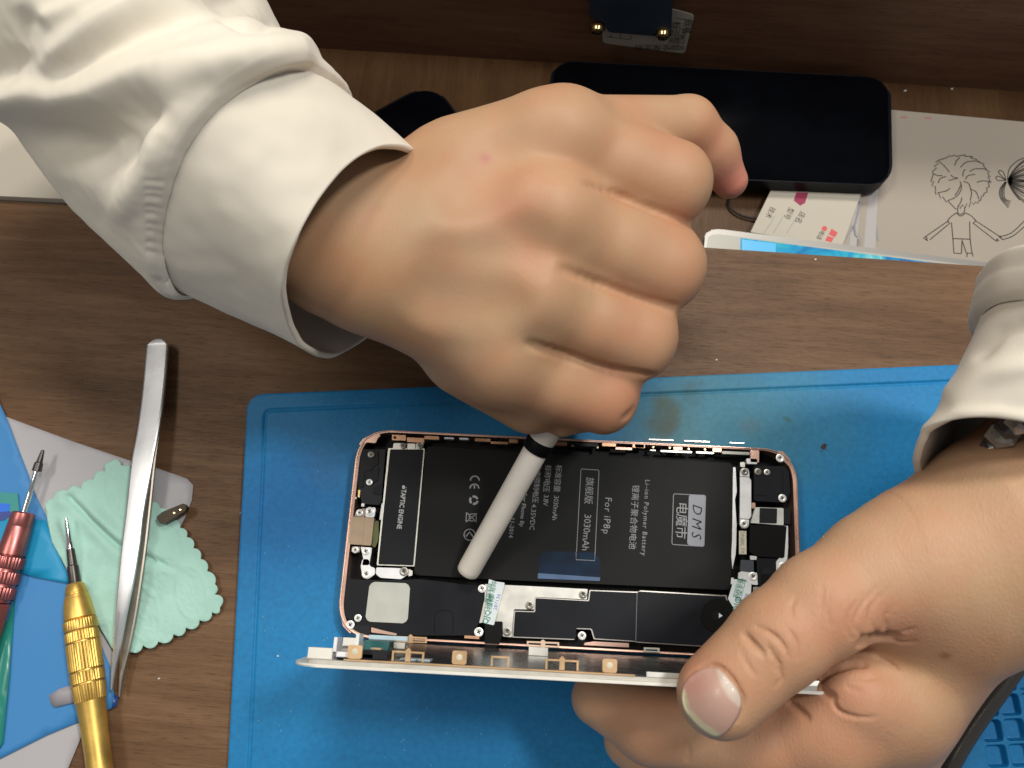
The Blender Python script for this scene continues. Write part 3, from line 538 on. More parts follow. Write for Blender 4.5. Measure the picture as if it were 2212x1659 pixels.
f1 = [P(*p, 2.5)[:2] for p in [(150, 1075), (200, 1125), (257, 1180), (320, 1205), (410, 1245)]]; f2 = [P(*p, 2.5)[:2] for p in [(170, 1075), (215, 1122), (262, 1160)]]; f3 = [P(*p, 2.5)[:2] for p in [(140, 1130), (172, 1210), (192, 1262)]]; f4 = [P(*p, 2.5)[:2] for p in [(205, 1200), (192, 1262), (215, 1340)]]
ovals = [P(x, y, 2.5)[:2] for x, y in ((362, 1182), (413, 1280), (310, 1325), (262, 1060), (330, 1230))]
def cloth_z(x, y):
    p = np.array([x, y]); z = 2.3+.8*noise.noise(Vector((x*.07, y*.07, 0)))+.25*noise.noise(Vector((x*.25, y*.25, 5)))
    e1 = 1-math.exp(-(np.linalg.norm(p-f1[-1])/14)**2); e0 = (.6+.5*noise.noise(Vector((x*.09, y*.09, 11))))*e1
    z += e0*2.2*math.exp(-(polyd(p, f2)/3.0)**2)-1.9*math.exp(-(polyd(p, f1)/1.1)**2)*e1+1.9*e0*math.exp(-((polyd(p, f1)-2.8)/2.6)**2)
    z += 2.4*math.exp(-(polyd(p, f3)/2.2)**2)+1.5*math.exp(-(polyd(p, f4)/3)**2)
    for o_ in ovals:
        d = p-o_; ca, sa = math.cos(1.25), math.sin(1.25); e_ = math.hypot((d[0]*ca-d[1]*sa)/9.5, (d[0]*sa+d[1]*ca)/5.2)
        z += .38*math.exp(-((e_-1)/.09)**2)
        if e_ < .85: z += .40*noise.noise(Vector((x*1.1, y*.9, 3)))+.15
    return max(z, .95)
cl = thing('cleaning_cloth', 'mint green scalloped cleaning cloth, creased, lying under the steel tweezers', 'cloth', P(280, 1220, 0))
sheet('cloth_sheet', cpx, .8, cloth_z, m_cloth, cl, .35)

# ------------------------------------------------------------------ tweezers
tw = thing('tweezers', 'steel precision tweezers with closed end up, lying across the mint cloth', 'tweezers', P(300, 1120, 2))
def blade(name, L_, R_, z, thick, mat_, parent):
    V, F = [], []
    n = len(L_)
    Lc = crom([P(*l, zz) for l, zz in zip(L_, z)], 6); Rc = crom([P(*r_, zz) for r_, zz in zip(R_, z)], 6)
    for i in range(len(Lc)):
        l, r_ = Lc[i], Rc[i]; w_ = r_-l; m_ = (l+r_)/2; wl = np.linalg.norm(w_)
        b_ = min(.5, wl*.2); u_ = w_/wl; hgt = min(thick, wl*.9)
        V += [l+[0, 0, -hgt], l+[0, 0, -.25], l+u_*b_+[0, 0, .0], m_+[0, 0, .18 if wl > 2 else .05], r_-u_*b_+[0, 0, .0], r_+[0, 0, -.25], r_+[0, 0, -hgt]]
    k = 7
    for i in range(len(Lc)-1):
        for j in range(k-1): F.append((i*k+j, i*k+j+1, (i+1)*k+j+1, (i+1)*k+j))
        F.append((i*k+k-1, i*k, (i+1)*k, (i+1)*k+k-1))
    F.append(tuple(range(k))[::-1]); F.append(tuple(range((len(Lc)-1)*k, len(Lc)*k)))
    o = mesh(name, V, F, mat_, parent, True); o.data.set_sharp_from_angle(angle=math.radians(14)); return o
blade('arm', [(332, 733), (319, 742), (316, 756), (307, 850), (296, 930), (283, 1000), (272, 1100), (262, 1180), (254, 1260), (248, 1330), (244, 1400), (239, 1450), (238, 1488)],
      [(350, 732), (359, 740), (361, 756), (353, 850), (342, 925), (328, 1000), (309, 1100), (299, 1180), (286, 1260), (271, 1330), (258, 1400), (247, 1450), (242, 1491)], [6.0, 6.1, 6.2, 7.2, 8.4, 9.5, 10.5, 11, 11, 10.2, 8.8, 7.4, 6.4], 1.3, m_steel, tw)
blade('arm', [(322, 760), (325, 790), (318, 850), (308, 925), (300, 1000), (290, 1100), (284, 1180), (280, 1260), (270, 1330), (260, 1395), (256, 1455), (255, 1503)],
      [(357, 765), (358, 795), (354, 860), (343, 935), (334, 1005), (324, 1100), (315, 1180), (304, 1260), (293, 1330), (279, 1400), (266, 1455), (259, 1506)], [4.4, 4.2, 4.0, 4.2, 4.6, 5.0, 5.2, 5.2, 5.1, 5.0, 4.6, 4.0], 1.3, M('painted_shade_steel', (.34, .30, .25), .4, .75, var=(90, .2)), tw)  # lower arm: shade and brown wood reflection painted into its steel colour
slab('weld', [(325, 746), (336, 740), (350, 740), (357, 747), (357, 775), (322, 777)], 4.6, .4, m_steel, tw, .5, 1.2)

# ------------------------------------------------------------------ screwdrivers
def px_len(a, b): return np.linalg.norm(np.asarray(b)-np.asarray(a))
ga, gb = P(143, 1118, 7.2), P(229, 1760, 6.2); gt = (gb-ga)/px_len(ga, gb)
gd = thing('gold_screwdriver', 'gold precision screwdriver with knurled grip, its bit resting on the mint cloth', 'screwdriver', P(180, 1400, 0))
lathe('bit', ga, gb, [(0, .25), (.2, .45), (1.5, .55), (9, .95), (9.4, 1.15), (12, 1.3)], m_chrome, gd, 24)
lathe('shaft', ga, gb, [(11.5, 1.2), (12, 1.35), (17.6, 1.55), (18, 1.85), (24.5, 1.95), (25, 1.8)], m_gunmetal, gd, 32)
gp = [(24, 1.2), (24.2, 2.5), (25, 3.1), (27.5, 3.6), (27.7, 3.4), (28.1, 3.4), (28.4, 3.8), (29.6, 4.1), (30, 4.3), (36.5, 5.1)]
lathe('collar', ga, gb, gp+[(36.8, 4.6), (37, 4.5)], m_gold, gd, 48)
kp = [(37, 4.4)]
for t0, t1, r0, r1 in ((37.2, 40.6, 5.35, 5.4), (41.1, 44.4, 5.4, 5.45), (44.9, 54.2, 5.5, 5.5), (54.7, 58.4, 5.45, 5.35), (58.9, 64.5, 5.35, 4.9)):
    kp += [(t0, r0-.4), (t0+.04, r0-.06), (t0+.2, r0), (t1-.2, r1), (t1-.04, r1-.06), (t1, r1-.4), (t1+.02, r1-.5), (t1+.5, r1-.5)]
lathe('knurled_grip', ga, gb, kp, m_gold, gd, ribs=[(37.2, 40.2, 40, .28), (41, 44.2, 40, .28), (45, 54, 40, .28), (54.8, 58.2, 40, .28), (59, 64.5, 40, .28)])
lathe('handle', ga, gb, [(64.2, 4.2), (64.6, 4.75), (68, 4.5), (74, 4.15), (82, 4.05), (92, 4.2), (102, 4.6), (110, 4.7), (112, 3)], m_gold, gd, 48)
pa_, pb_ = P(93, 972, 6.4), P(53, 1103, 5.8); pdir = (pb_-pa_)/px_len(pa_, pb_)
pdv = thing('pink_screwdriver', 'pink anodised screwdriver with ribbed grip and dark bit, pointing up at left edge', 'screwdriver', P(20, 1250, 0))
pe = pa_+pdir*110
lathe('bit', pa_, pe, [(0, .3), (.3, .6), (4.6, 1.1), (5, 1.5), (8, 1.65), (8.2, .8)], m_gunmetal, pdv, 24)
lathe('shaft', pa_, pe, [(8, .85), (15.5, .85), (15.8, .75), (16, .95), (24.4, 1.05), (24.5, .8)], m_chrome, pdv, 24)
lathe('cap', pa_, pe, [(23.2, 1), (23.3, 3.3), (23.8, 3.9), (28.2, 4.2), (28.4, 4.1), (28.6, 4.2), (38.5, 4.7), (38.8, 4.1), (39.2, 4.1)], m_pink, pdv, 48)
kp = [(39, 4.1)]
for t0 in (39.3, 44.6, 49.9):
    kp += [(t0, 4.5), (t0+.05, 5.0), (t0+.25, 5.1), (t0+3.7, 5.1), (t0+3.95, 5.0), (t0+4.0, 4.6), (t0+4.2, 4.45), (t0+5.1, 4.45)]
lathe('knurled_grip', pa_, pe, kp, m_pink, pdv, ribs=[(39.34, 43.26, 30, .3), (44.64, 48.56, 30, .3), (49.94, 53.86, 30, .3)])
lathe('handle', pa_, pe, [(55, 4.2), (55.6, 4.9), (57, 5.0), (90, 5.0), (91, 4)], m_pink, pdv, 6)

# dark metal clip on the cloth
ck = thing('metal_clip', 'small brown metal clip on the cloth corner right of tweezers', 'clip', P(370, 1110, 4))
slab('plate', [(337, 1117), (350, 1106), (396, 1087), (403, 1094), (400, 1104), (356, 1130), (345, 1131)], 6.2, 3.4, m_brownclip, ck, .3, .4)
for x, y in ((389, 1101), (376, 1108)): slab('rivet', [(x-3, y), (x, y-2), (x+3, y), (x, y+2)], 6.45, 6.2, m_brass, ck, .05)

# ------------------------------------------------------------------ opened phone
ZB, ZR = MT+.05, MT+7.8            # back of the phone, rim height
A = lambda x, y: (713.2+.17361*x, 905.2+.17361*y)
Bq = lambda x, y: (1042.3+.17361*x, 905.2+.17361*y)
Cq = lambda x, y: (1371.5+.17361*x, 905.2+.17361*y)
D = lambda x, y: (603.5+.19841*x, 1193.2+.19841*y)
Eq = lambda x, y: (987.5+.19841*x, 1193.2+.19841*y)
Fq = lambda x, y: (1316.7+.19841*x, 1179.5+.19841*y)
ph = thing('opened_phone', 'opened rose gold phone lying on the mat with its battery and logic board exposed', 'phone', P(1230, 1165, ZB))
rc = [P(x, y, ZR) for x, y in ((771, 924), (1724, 970), (1741, 1431), (720, 1376))]; pc0 = sum(rc)/4
out_ = rounded(rc, 13.5, 12); inn_ = [p+0 for p in rounded([p+(pc0-p)/np.linalg.norm(pc0-p)*2.3*1.25 for p in rc], 11.5, 12)]
n = len(out_); V = []; F = []
def rimring(pts, z): 
    s = len(V)
    for p in pts: q = p.copy(); q[2] = z; V.append(q)
    return s
lerp = lambda a, b, t: [p*(1-t)+q*t for p, q in zip(a, b)]
rings = [rimring(lerp(out_, inn_, .55), ZB), rimring(lerp(out_, inn_, .05), ZB+1.6), rimring(out_, ZB+3.6), rimring(lerp(out_, inn_, .02), ZR-1.4), rimring(lerp(out_, inn_, .18), ZR-.35), rimring(lerp(out_, inn_, .30), ZR), rimring(lerp(out_, inn_, .42), ZR), rimring(lerp(out_, inn_, .46), ZR-.5), rimring(lerp(out_, inn_, .80), ZR-.55), rimring(lerp(out_, inn_, .84), ZR-1.6), rimring(lerp(out_, inn_, .86), ZB+1.2)]
for a, b in zip(rings[:-1], rings[1:]):
    for i in range(n): F.append((a+i, a+(i+1) % n, b+(i+1) % n, b+i))
ro = mesh('frame', V, F, m_rose, ph, True); ro.data.set_sharp_from_angle(angle=math.radians(35))
bm = bmesh.new(); prism_bm(bm, [np.array([p[0], p[1], ZB+1.5]) for p in lerp(out_, inn_, .7)], 1.4, 0); bmobj('back_plate', bm, m_tape, ph)
T0 = ZR-1.0
def part(name, pts, h, mat_, dep=2.2, r=.4, bev=.12, parent=ph): return slab(name, pts, T0+h, T0+h-dep, mat_, parent, bev, r)
# battery
bat = part('battery', [A(1195, 335), Bq(1200, 460), Cq(1218, 545), Fq(1320, 478), Eq(300, 290), D(1462, 245)], .2, m_batt, 4.5, 1.6, .5)
XD = P(*Cq(640, 1500), T0)-P(*Cq(660, 950), T0); YD = P(*Cq(880, 1200), T0)-P(*Cq(460, 1200), T0)
zt = T0+.25
def btext(s, q, sz, m=m_ink, **k): return text(s, P(*q, zt), XD, YD, sz, m, bat, **k)
btext('Li–ion Polymer Battery', ((Cq(150, 700)[0]+Fq(365, 140)[0])/2+1, (Cq(150, 700)[1]+Fq(365, 140)[1])/2), 1.75, space=1.18)
btext('锂离子聚合物电池', Bq(1880, 1215), 2.1, space=1.0)
btext('For iP8p', Bq(1550, 1200), 2.5, space=1.12); btext('旗舰版', Bq(1320, 890), 2.4, space=.98); btext('3030mAh', Bq(1290, 1410), 2.5, space=.95)
btext('标准容量', Bq(932, 740), 1.9, space=.9); btext('3030mAh', Bq(905, 1105), 1.8, space=.9); btext('标称电压', Bq(800, 740), 1.9, space=.9); btext('3.8V', Bq(785, 1010), 1.8, space=.9)
btext('充电限制电压', Bq(670, 800), 1.8, space=.9); btext('4.35VDC', Bq(625, 1220), 1.8); btext('For Phone 8p', Bq(505, 1130), 1.6); btext('11-2014', Bq(360, 1350), 1.6)
def bline(pts, w=.22, m=m_ink, nm='printed_line', closed=True):
    q = [P(*p, zt+.06) for p in pts]; bm = bmesh.new(); ribbon_bm(bm, q, w, closed=closed); return bmobj(nm, bm, m, bat)
def rpx(pts, r): return rounded([np.array(p, float) for p in pts], r, 4)
bline(rpx([Bq(1225, 620), Bq(1450, 635), (Eq(1498, 90)), (Eq(1295, 80))], 4))
# logo box
bline(rpx([Cq(480, 930), Cq(880, 950), Cq(860, 1585), Cq(460, 1560)], 4), .25, m_logo)
lg = part('logo_panel', [Cq(672, 942), Cq(878, 952), Cq(858, 1582), Cq(650, 1565)], .27, m_logo, .06, 1.0, 0, bat)
text('D M S', P(*Cq(765, 1265), zt+.05), XD, YD, 3.6, m_tape, bat, shear=.25, space=.95, bold=-.03)
text('电魔市', P(*Cq(570, 1260), zt+.05), XD, YD, 3.3, m_ink, bat, space=.92)
# approval marks: conformity letters, recycling arrows, crossed bin
def arc(c0, r, a0, a1, n_=14): return [(c0[0]+r*math.cos(a0+(a1-a0)*i/n_), c0[1]+r*math.sin(a0+(a1-a0)*i/n_)) for i in range(n_+1)]
c1 = A(1800, 765); c2 = A(1795, 865)
bline(arc(c1, 9.5, math.pi, 2*math.pi), .5, nm='conformity_mark', closed=False); bline(arc(c2, 9.5, math.pi, 2*math.pi), .5, nm='conformity_mark', closed=False); bline([(c2[0], c2[1]), (c2[0], c2[1]-9)], .5, nm='conformity_mark', closed=False)
c3 = A(1788, 1010)
for k in range(3): bline(arc(c3, 8, k*2.094+.2, k*2.094+1.8, 8), .8, nm='recycling_mark', closed=False)
c4 = A(1765, 1225); bline([(c4[0]-12, c4[1]-11), (c4[0]-13, c4[1]+10)], .3, nm='bin_mark', closed=False); bline([(c4[0]-13, c4[1]+10), (c4[0]+11, c4[1]-9)], .3, nm='bin_mark', closed=False); bline([(c4[0]-12, c4[1]-11), (c4[0]+10, c4[1]+10)], .3, nm='bin_mark', closed=False); bline(rpx([(c4[0]-6, c4[1]-7), (c4[0]+9, c4[1]-8), (c4[0]+9, c4[1]+8), (c4[0]-6, c4[1]+7)], 2), .3, nm='bin_mark')
c5 = A(1735, 1440); bline(arc(c5, 12, 0, 6.0, 24), .35, nm='round_mark'); bline([(c5[0]-8, c5[1]+4), (c5[0], c5[1]-6), (c5[0]+8, c5[1]+5)], .6, nm='round_mark', closed=False)
# blue tab stuck over the battery edge
part('pull_tab', [Eq(883, 232), Eq(890, 75), Eq(945, -12), Eq(1500, 0), Eq(1560, 85), Eq(1556, 275)], .34, m_blue_tab, .1, 1.2, 0)
part('pull_tab', [Eq(880, 226), Eq(1557, 272), Eq(1553, 312), Eq(878, 284)], .42, m_blue_strip, .1, .2, 0)
bline([Eq(1295, 0), Eq(1295, 80), Eq(1498, 90), Eq(1500, 0)], .2, closed=False).location.z += .00014
# vibration engine
part('engine_casing', [A(722, 362), A(1176, 366), D(1472, 153), D(1060, 140)], .02, m_silver, 3, .3)
part('vibration_engine', [A(745, 377), A(1160, 377), D(1456, 140), D(1076, 128)], .3, m_shield, 1, .3, .15)
text('TAPTIC ENGINE', P(*A(885, 1120), T0+.34), P(*A(860, 1340), T0)-P(*A(915, 890), T0), YD, 1.75, m_inkw, ph, bold=.05, sx=.82)
slabs('fruit_mark', [rpx([A(895, 828), A(925, 822), A(932, 850), A(925, 872), A(897, 868)], 2), [A(938, 845), A(952, 850), A(945, 860)]], T0+.38, T0+.33, m_inkw, ph, 0)
slabs('engine_mount', [[A(790, 300), A(950, 300), A(945, 366), A(780, 362)], [A(960, 305), A(1060, 305), A(1060, 366), A(958, 366)], [A(1070, 300), A(1160, 302), A(1160, 368), A(1068, 366)]], T0-.3, T0-2, m_silver, ph, .2, .3)
# left side module (aerial and socket)
part('aerial_block', [A(385, 375), A(690, 378), A(660, 700), A(640, 1000), A(615, 1070), A(480, 1060), A(400, 1060), A(345, 850), A(360, 500)], -.5, m_black, 3, .6, .3)
part('aerial_cover', [A(400, 380), A(600, 385), A(598, 570), A(530, 590), A(515, 640), A(430, 650), A(410, 850), A(355, 850), A(375, 520)], 0, m_shield, .8, .4, .25)
part('aerial_cover', [A(440, 665), A(535, 650), A(550, 600), A(605, 590), A(590, 770), A(500, 800), A(440, 770)], .1, m_shield, .8, .4, .25)
part('aerial_cover', [A(540, 850), A(640, 800), A(655, 830), A(640, 940), A(530, 930)], .1, m_shield, .8, .4, .2)
part('connector_bar', [A(350, 880), A(375, 885), A(365, 975), A(343, 970)], .3, M('yellow_metal', (.7, .55, .25), .3, .8), 1, .1)
slabs('contact', [[A(300, 968), A(328, 970), A(325, 995), A(298, 992)], [A(390, 1048), A(425, 1052), A(420, 1090), A(385, 1085)], [A(640, 1048), A(658, 1050), A(632, 1255), A(612, 1250)]], T0+.2, T0-1, m_white_metal, ph, .1)
part('socket_housing', [A(265, 1225), A(290, 1212), A(545, 1225), A(545, 1250), A(510, 1575), A(225, 1555)], .6, m_tan, 3, .6, .3)
part('socket_rib', [A(385, 1218), A(430, 1222), A(400, 1560), A(355, 1556)], .75, m_tan, .5, .3, .15)
part('flex_cable', [A(550, 1270), A(605, 1260), A(600, 1500), A(560, 1600), A(520, 1590)], .0, m_olive, 1, .8, .1)
part('socket_bracket', [A(440, 1110), A(560, 1098), A(565, 1130), A(548, 1222), A(436, 1216)], .5, m_white_metal, 1, .5)
part('socket_bracket', [A(378, 1590), A(518, 1600), A(512, 1659), D(975, 140), D(900, 140), D(915, 70)], .5, m_white_metal, 1, .3)
part('socket_ear', [A(275, 1585), A(372, 1590), A(362, 1659), A(262, 1650)], .35, m_tan, 1, .3); part('socket_ear', [A(330, 1130), A(435, 1110), A(430, 1215), A(300, 1210)], .35, m_tan, 1, .5)
part('corner_bracket', [D(905, 72), D(978, 75), D(980, 150), D(1040, 170), D(1043, 236), D(960, 292), D(905, 270), D(885, 150)], .5, m_white_metal, 1, .6)
part('corner_bracket', [D(1055, 163), D(1300, 172), D(1400, 185), D(1402, 240), D(1322, 292), D(1100, 276), D(1050, 236)], .4, m_white_metal, 1, .5)
part('corner_bracket', [D(1405, 180), D(1450, 200), D(1448, 250), D(1405, 262)], .1, m_silver, 1, .3)
# loudspeaker
part('speaker_module', [D(700, 300), D(760, 285), D(890, 300), D(1090, 300), D(1380, 300), D(1520, 292), Eq(230, 365), Eq(300, 470), Eq(235, 770), Eq(180, 905), D(1050, 905), D(800, 800), D(690, 650)], 0, m_shield, 3, .7, .3)
part('speaker_pad', [D(985, 318), D(1425, 338), D(1395, 775), D(932, 752)], .25, m_pad, 1.2, 1.6, .25)
ribbons('moulded_groove', [[P(*p, T0+.03) for p in crom([np.array(D(*q)) for q in [(1690, 880), (1692, 700), (1735, 635), (1840, 637), (1888, 690), (1888, 885)]], 5)]], .35, m_tape, ph)
part('speaker_foot', [D(820, 790), D(990, 800), D(985, 905), D(880, 920), D(800, 860)], .3, m_black, 1.5, .5, .2)
part('rose_tab', [D(1000, 815), D(1090, 840), D(1150, 855), D(1280, 885), D(1270, 905), D(1000, 870)], .5, m_rose, 1, .2)
# board shield and plates
part('antenna_plate', [Eq(300, 345), Eq(840, 370), Eq(1420, 400), Eq(1412, 512), Eq(845, 485), Eq(838, 622), Eq(618, 618), Eq(602, 800), Eq(596, 925), Eq(498, 915), Eq(495, 755), Eq(300, 760), Eq(240, 770), Eq(300, 500)], .2, m_silver, 1.2, .3)
sh = [Eq(632, 645), Eq(852, 652), Eq(856, 500), Eq(1440, 532), Eq(1452, 420), Eq(1960, 440), Eq(1980, 425), Fq(1195, 545), Fq(1262, 545), Fq(1290, 700), Fq(1350, 1000), Fq(1000, 1084), Fq(300, 1040), Eq(1905, 960), Eq(1500, 935), Eq(1470, 828), Eq(1298, 822), Eq(1290, 942), Eq(612, 915)]
cxs = np.mean([p[0] for p in sh]); cys = np.mean([p[1] for p in sh])
part('board_rim', [(x+(-1 if x < cxs else 1)*2.5, y+(-2.2 if y < cys else 2.2)) for x, y in sh], .05, M('rim_tin', (.78, .74, .68), .3, .9), 2, .3)
bs = part('board_shield', sh, .38, m_shield, 1, .3, .15)
ribbons('shield_seam', [[P(*Fq(300, 510), T0+.42), P(*Fq(285, 1035), T0+.42)]], .15, m_logo, ph)
part('foam_pad', [(1552+38*math.cos(i*.35)*(1 if i < 20 else 1), 1330+38*math.sin(i*.35)) for i in range(18)], .7, m_tape, .5, 0, .15)
part('foam_pad', [(1547+9*math.cos(i*.52), 1330+10*math.sin(i*.52)) for i in range(12)], .78, m_shield, .1, 0, 0)
part('white_triangle', [(1553, 1324), (1561, 1330), (1553, 1335)], .82, m_sticker, .1, 0, 0)
part('ribbon_cable', [Eq(300, 788), Eq(420, 750), Eq(495, 752), Eq(497, 880), Eq(455, 1010), Eq(400, 1050), Eq(300, 1030)], .65, m_tape, .6, .5, .15)
s1 = part('warranty_sticker', [Eq(345, 290), Eq(425, 318), Eq(520, 330), Eq(400, 795), Eq(290, 768), Eq(320, 530)], .9, m_sticker, .1, .5, 0)
u1 = P(*Eq(455, 470), T0)-P(*Eq(420, 610), T0); r1_ = np.array([-u1[1], u1[0], 0])
def st(s, q, sz, m, o_=s1, u=u1, **k): return text(s, P(*q, T0+.95), u, np.array([-u[1], u[0], 0]), sz, m, o_, **k)
st('287136', Eq(436, 540), 1.35, m_violet, space=1.0); st('QJQ维修', Eq(345, 620), 1.9, m_green, bold=.02); st('保修易碎', Eq(382, 440), 1.5, m_green); st('撕毁无效', Eq(345, 440), 1.2, m_green)
s2 = part('warranty_sticker', [Fq(1355, 358), Fq(1545, 400), Fq(1530, 690), Fq(1410, 775), Fq(1330, 640), Fq(1290, 575)], .9, m_sticker, .1, .4, 0)
u2 = P(*Fq(1490, 540), T0)-P(*Fq(1455, 680), T0)
st('287128', Fq(1480, 605), 1.35, m_violet, s2, u2); st('联保无效', Fq(1435, 480), 1.5, m_green, s2, u2); st('易碎贴纸', Fq(1395, 460), 1.3, m_green, s2, u2); st('OJQ', Fq(1390, 640), 2.2, m_green, s2, u2)
# right-hand end
part('battery_rail', [Cq(1222, 598), Cq(1252, 602), Cq(1268, 900), Cq(1245, 1000), Cq(1265, 1300), Fq(1378, 0), Fq(1372, 90), Fq(1338, 250), Fq(1325, 100), Cq(1210, 1500)], .1, m_white_metal, 1.5, .2)
part('connector_shield', [Cq(1310, 650), Cq(1330, 612), Cq(1400, 610), Cq(1422, 650), Cq(1425, 735), Cq(1447, 760), Cq(1447, 1215), Cq(1420, 1240), Cq(1418, 1320), Cq(1395, 1360), Cq(1330, 1358), Cq(1306, 1310)], .55, m_white_metal, 1, .6)
ribbons('shield_crease', [[P(*Cq(1312, 715), T0+.62), P(*Cq(1424, 722), T0+.62)], [P(*Cq(1308, 1240), T0+.62), P(*Cq(1420, 1245), T0+.62)]], .2, m_socket, ph)
part('camera_module', [Cq(1480, 590), Cq(1850, 585), Cq(1915, 640), Cq(1935, 905), Cq(1890, 1040), Cq(1480, 1018)], .3, m_shield, 3, .8, .35)
ribbons('module_seam', [[P(*Cq(1840, 650), T0+.36), P(*Cq(1840, 910), T0+.36)], [P(*Cq(1490, 945), T0+.36), P(*Cq(1650, 955), T0+.36)]], .3, m_tape, ph)
part('flex_board', [Cq(1500, 1098), Cq(1850, 1108), Cq(1850, 1322), Cq(1440, 1292)], .2, M('white_flex', (.60, .63, .60), .5, var=(500, .1)), 1.5, .3)
part('chip', [Cq(1555, 1105), Cq(1770, 1112), Cq(1765, 1296), Cq(1550, 1290)], .5, m_black, 1, .2)
part('side_block', [Cq(1862, 1110), Cq(1935, 1120), Cq(1935, 1310), Cq(1850, 1300)], .1, m_black, 1, .3)
part('flex_rim', [Cq(1850, 1325), Cq(1905, 1330), Fq(1945, 0), Fq(1935, 150), Fq(1840, 140), Fq(1905, 120), Cq(1885, 1335)], .25, m_white_metal, 1, .1)
part('front_camera', [Cq(1432, 1318), Cq(1888, 1330), Fq(1903, 132), Fq(1608, 112), Cq(1420, 1650)], .4, m_tape, 1.5, .4, .2)
lt = part('code_label', [Cq(1296, 1390), Cq(1386, 1392), Fq(1492, 90), Fq(1410, 88)], .5, m_cream, .3, .2, 0)
text('DN8K', P(*Cq(1335, 1480), T0+.53), XD, YD, 1.5, m_logo, ph); text('FX', P(*Cq(1340, 1640), T0+.53), XD, YD, 1.2, m_logo, ph)
part('grey_chip', [Fq(1430, 150), Fq(1570, 155), Fq(1570, 290), Fq(1420, 275)], .2, M('grey_chip_plastic', (.05, .06, .075), .4), 1, .3)
part('dark_board', [Fq(1600, 130), Fq(1830, 140), Fq(1815, 435), Fq(1610, 425)], .1, m_shield, 1, .3)
part('connector', [Fq(1668, 235), Fq(1765, 245), Fq(1760, 312), Fq(1660, 308)], .5, m_black, 1, .2, .15); part('connector', [Fq(1660, 320), Fq(1812, 335), Fq(1800, 415), Fq(1655, 405)], .5, m_tape, 1, .2, .15)
part('white_bracket', [Fq(1405, 290), Fq(1440, 275), Fq(1500, 285), Fq(1605, 290), Fq(1615, 425), Fq(1560, 420), Fq(1470, 370), Fq(1400, 355)], .6, m_white_metal, 1, .3)
part('white_bracket', [Fq(1530, 105), Fq(1605, 112), Fq(1600, 150), Fq(1535, 150)], .6, m_white_metal, 1, .2); part('white_bracket', [Fq(1815, 170), Fq(1850, 130), Fq(1925, 140), Fq(1935, 260), Fq(1850, 290), Fq(1818, 290)], .6, m_white_metal, 1, .3)
part('white_bracket', [Fq(1325, 345), Fq(1352, 345), Fq(1350, 415), Fq(1322, 415)], .6, m_white_metal, 1, .1)
part('tin_cover', [Fq(1565, 445), Fq(1900, 450), Fq(1930, 900), Fq(1555, 800)], .3, m_silver, 1, .4)
part('gold_corner', [Cq(1780, 395), Cq(1840, 400), Cq(1930, 500), Cq(1960, 620), Cq(1920, 590), Cq(1850, 520), Cq(1790, 420)], .5, m_rose, 1, .4)
part('gold_corner', [A(350, 320), A(410, 245), A(560, 165), A(600, 175), A(628, 205), A(590, 240), A(565, 300), A(460, 290), A(400, 310)], .5, m_rose, 1, .6)
part('corner_clip', [D(715, 760), D(740, 800), D(790, 860), D(770, 885), D(690, 800), D(670, 700)], .5, m_rose, 1, .4)
# clips along the far rim
cop = [A(*p) for p in ()]
def box4(f, a, b, c_, d): return [f(a, b), f(c_, b+(c_-a)*.04), f(c_, d+(c_-a)*.04), f(a, d)]
for (f_, a, b, c_, d, m_) in ((A, 770, 195, 940, 262, m_copper), (A, 955, 228, 1170, 285, m_copper), (A, 1172, 208, 1355, 250, m_copper), (A, 1420, 225, 1540, 245, m_white_metal), (A, 1605, 232, 1725, 252, m_white_metal), (A, 1800, 238, 1995, 275, m_copper), (A, 2000, 278, 2212, 305, m_copper),
                         (Bq, 330, 250, 440, 295, m_copper), (Bq, 880, 278, 1050, 325, m_copper), (Bq, 1490, 298, 1660, 335, m_copper), (Bq, 1655, 348, 1860, 378, m_rose), (Bq, 1868, 312, 2020, 355, m_copper), (Cq, 0, 308, 115, 355, m_copper), (Cq, 190, 380, 262, 395, m_silver), (Cq, 318, 385, 712, 408, m_silver), (Cq, 762, 402, 985, 425, m_silver),
                         (Cq, 968, 362, 1078, 405, m_copper), (Cq, 1085, 398, 1428, 432, M('grey_strip', (.34, .35, .31), .4, .3)), (Cq, 1438, 385, 1545, 535, m_rose), (Cq, 1390, 490, 1520, 555, m_white_metal), (Cq, 1310, 535, 1370, 595, m_silver), (Bq, 1075, 290, 1440, 330, m_black), (Cq, 480, 345, 590, 380, m_copper), (Cq, 1450, 1040, 1500, 1110, m_rose)):
    slab('rim_clip', box4(f_, a, b, c_, d), T0+.25, T0-1.5, m_, ph, .12, .25)
for q in (Cq(225, 352), Cq(430, 358), Cq(665, 372), Cq(868, 378), Bq(1125, 330), Bq(1430, 355), A(805, 230)):
    c0 = P(*q, T0+.25); lathe('contact_stud', c0, c0+[0, 0, 1], [(-.8, .55), (.1, .55), (.25, .4), (.27, .01)], m_brass if q != A(805, 230) else m_tape, ph, 12)
for f_, a, b, c_, d in ((Cq, 170, 245, 482, 258), (Cq, 615, 264, 930, 277), (Cq, 1180, 288, 1360, 298)):
    slab('side_button', box4(f_, a, b, c_, d), ZR-2.2, ZR-4.5, M('button_metal', (.85, .80, .72), .25, .8), ph, .15, .2)
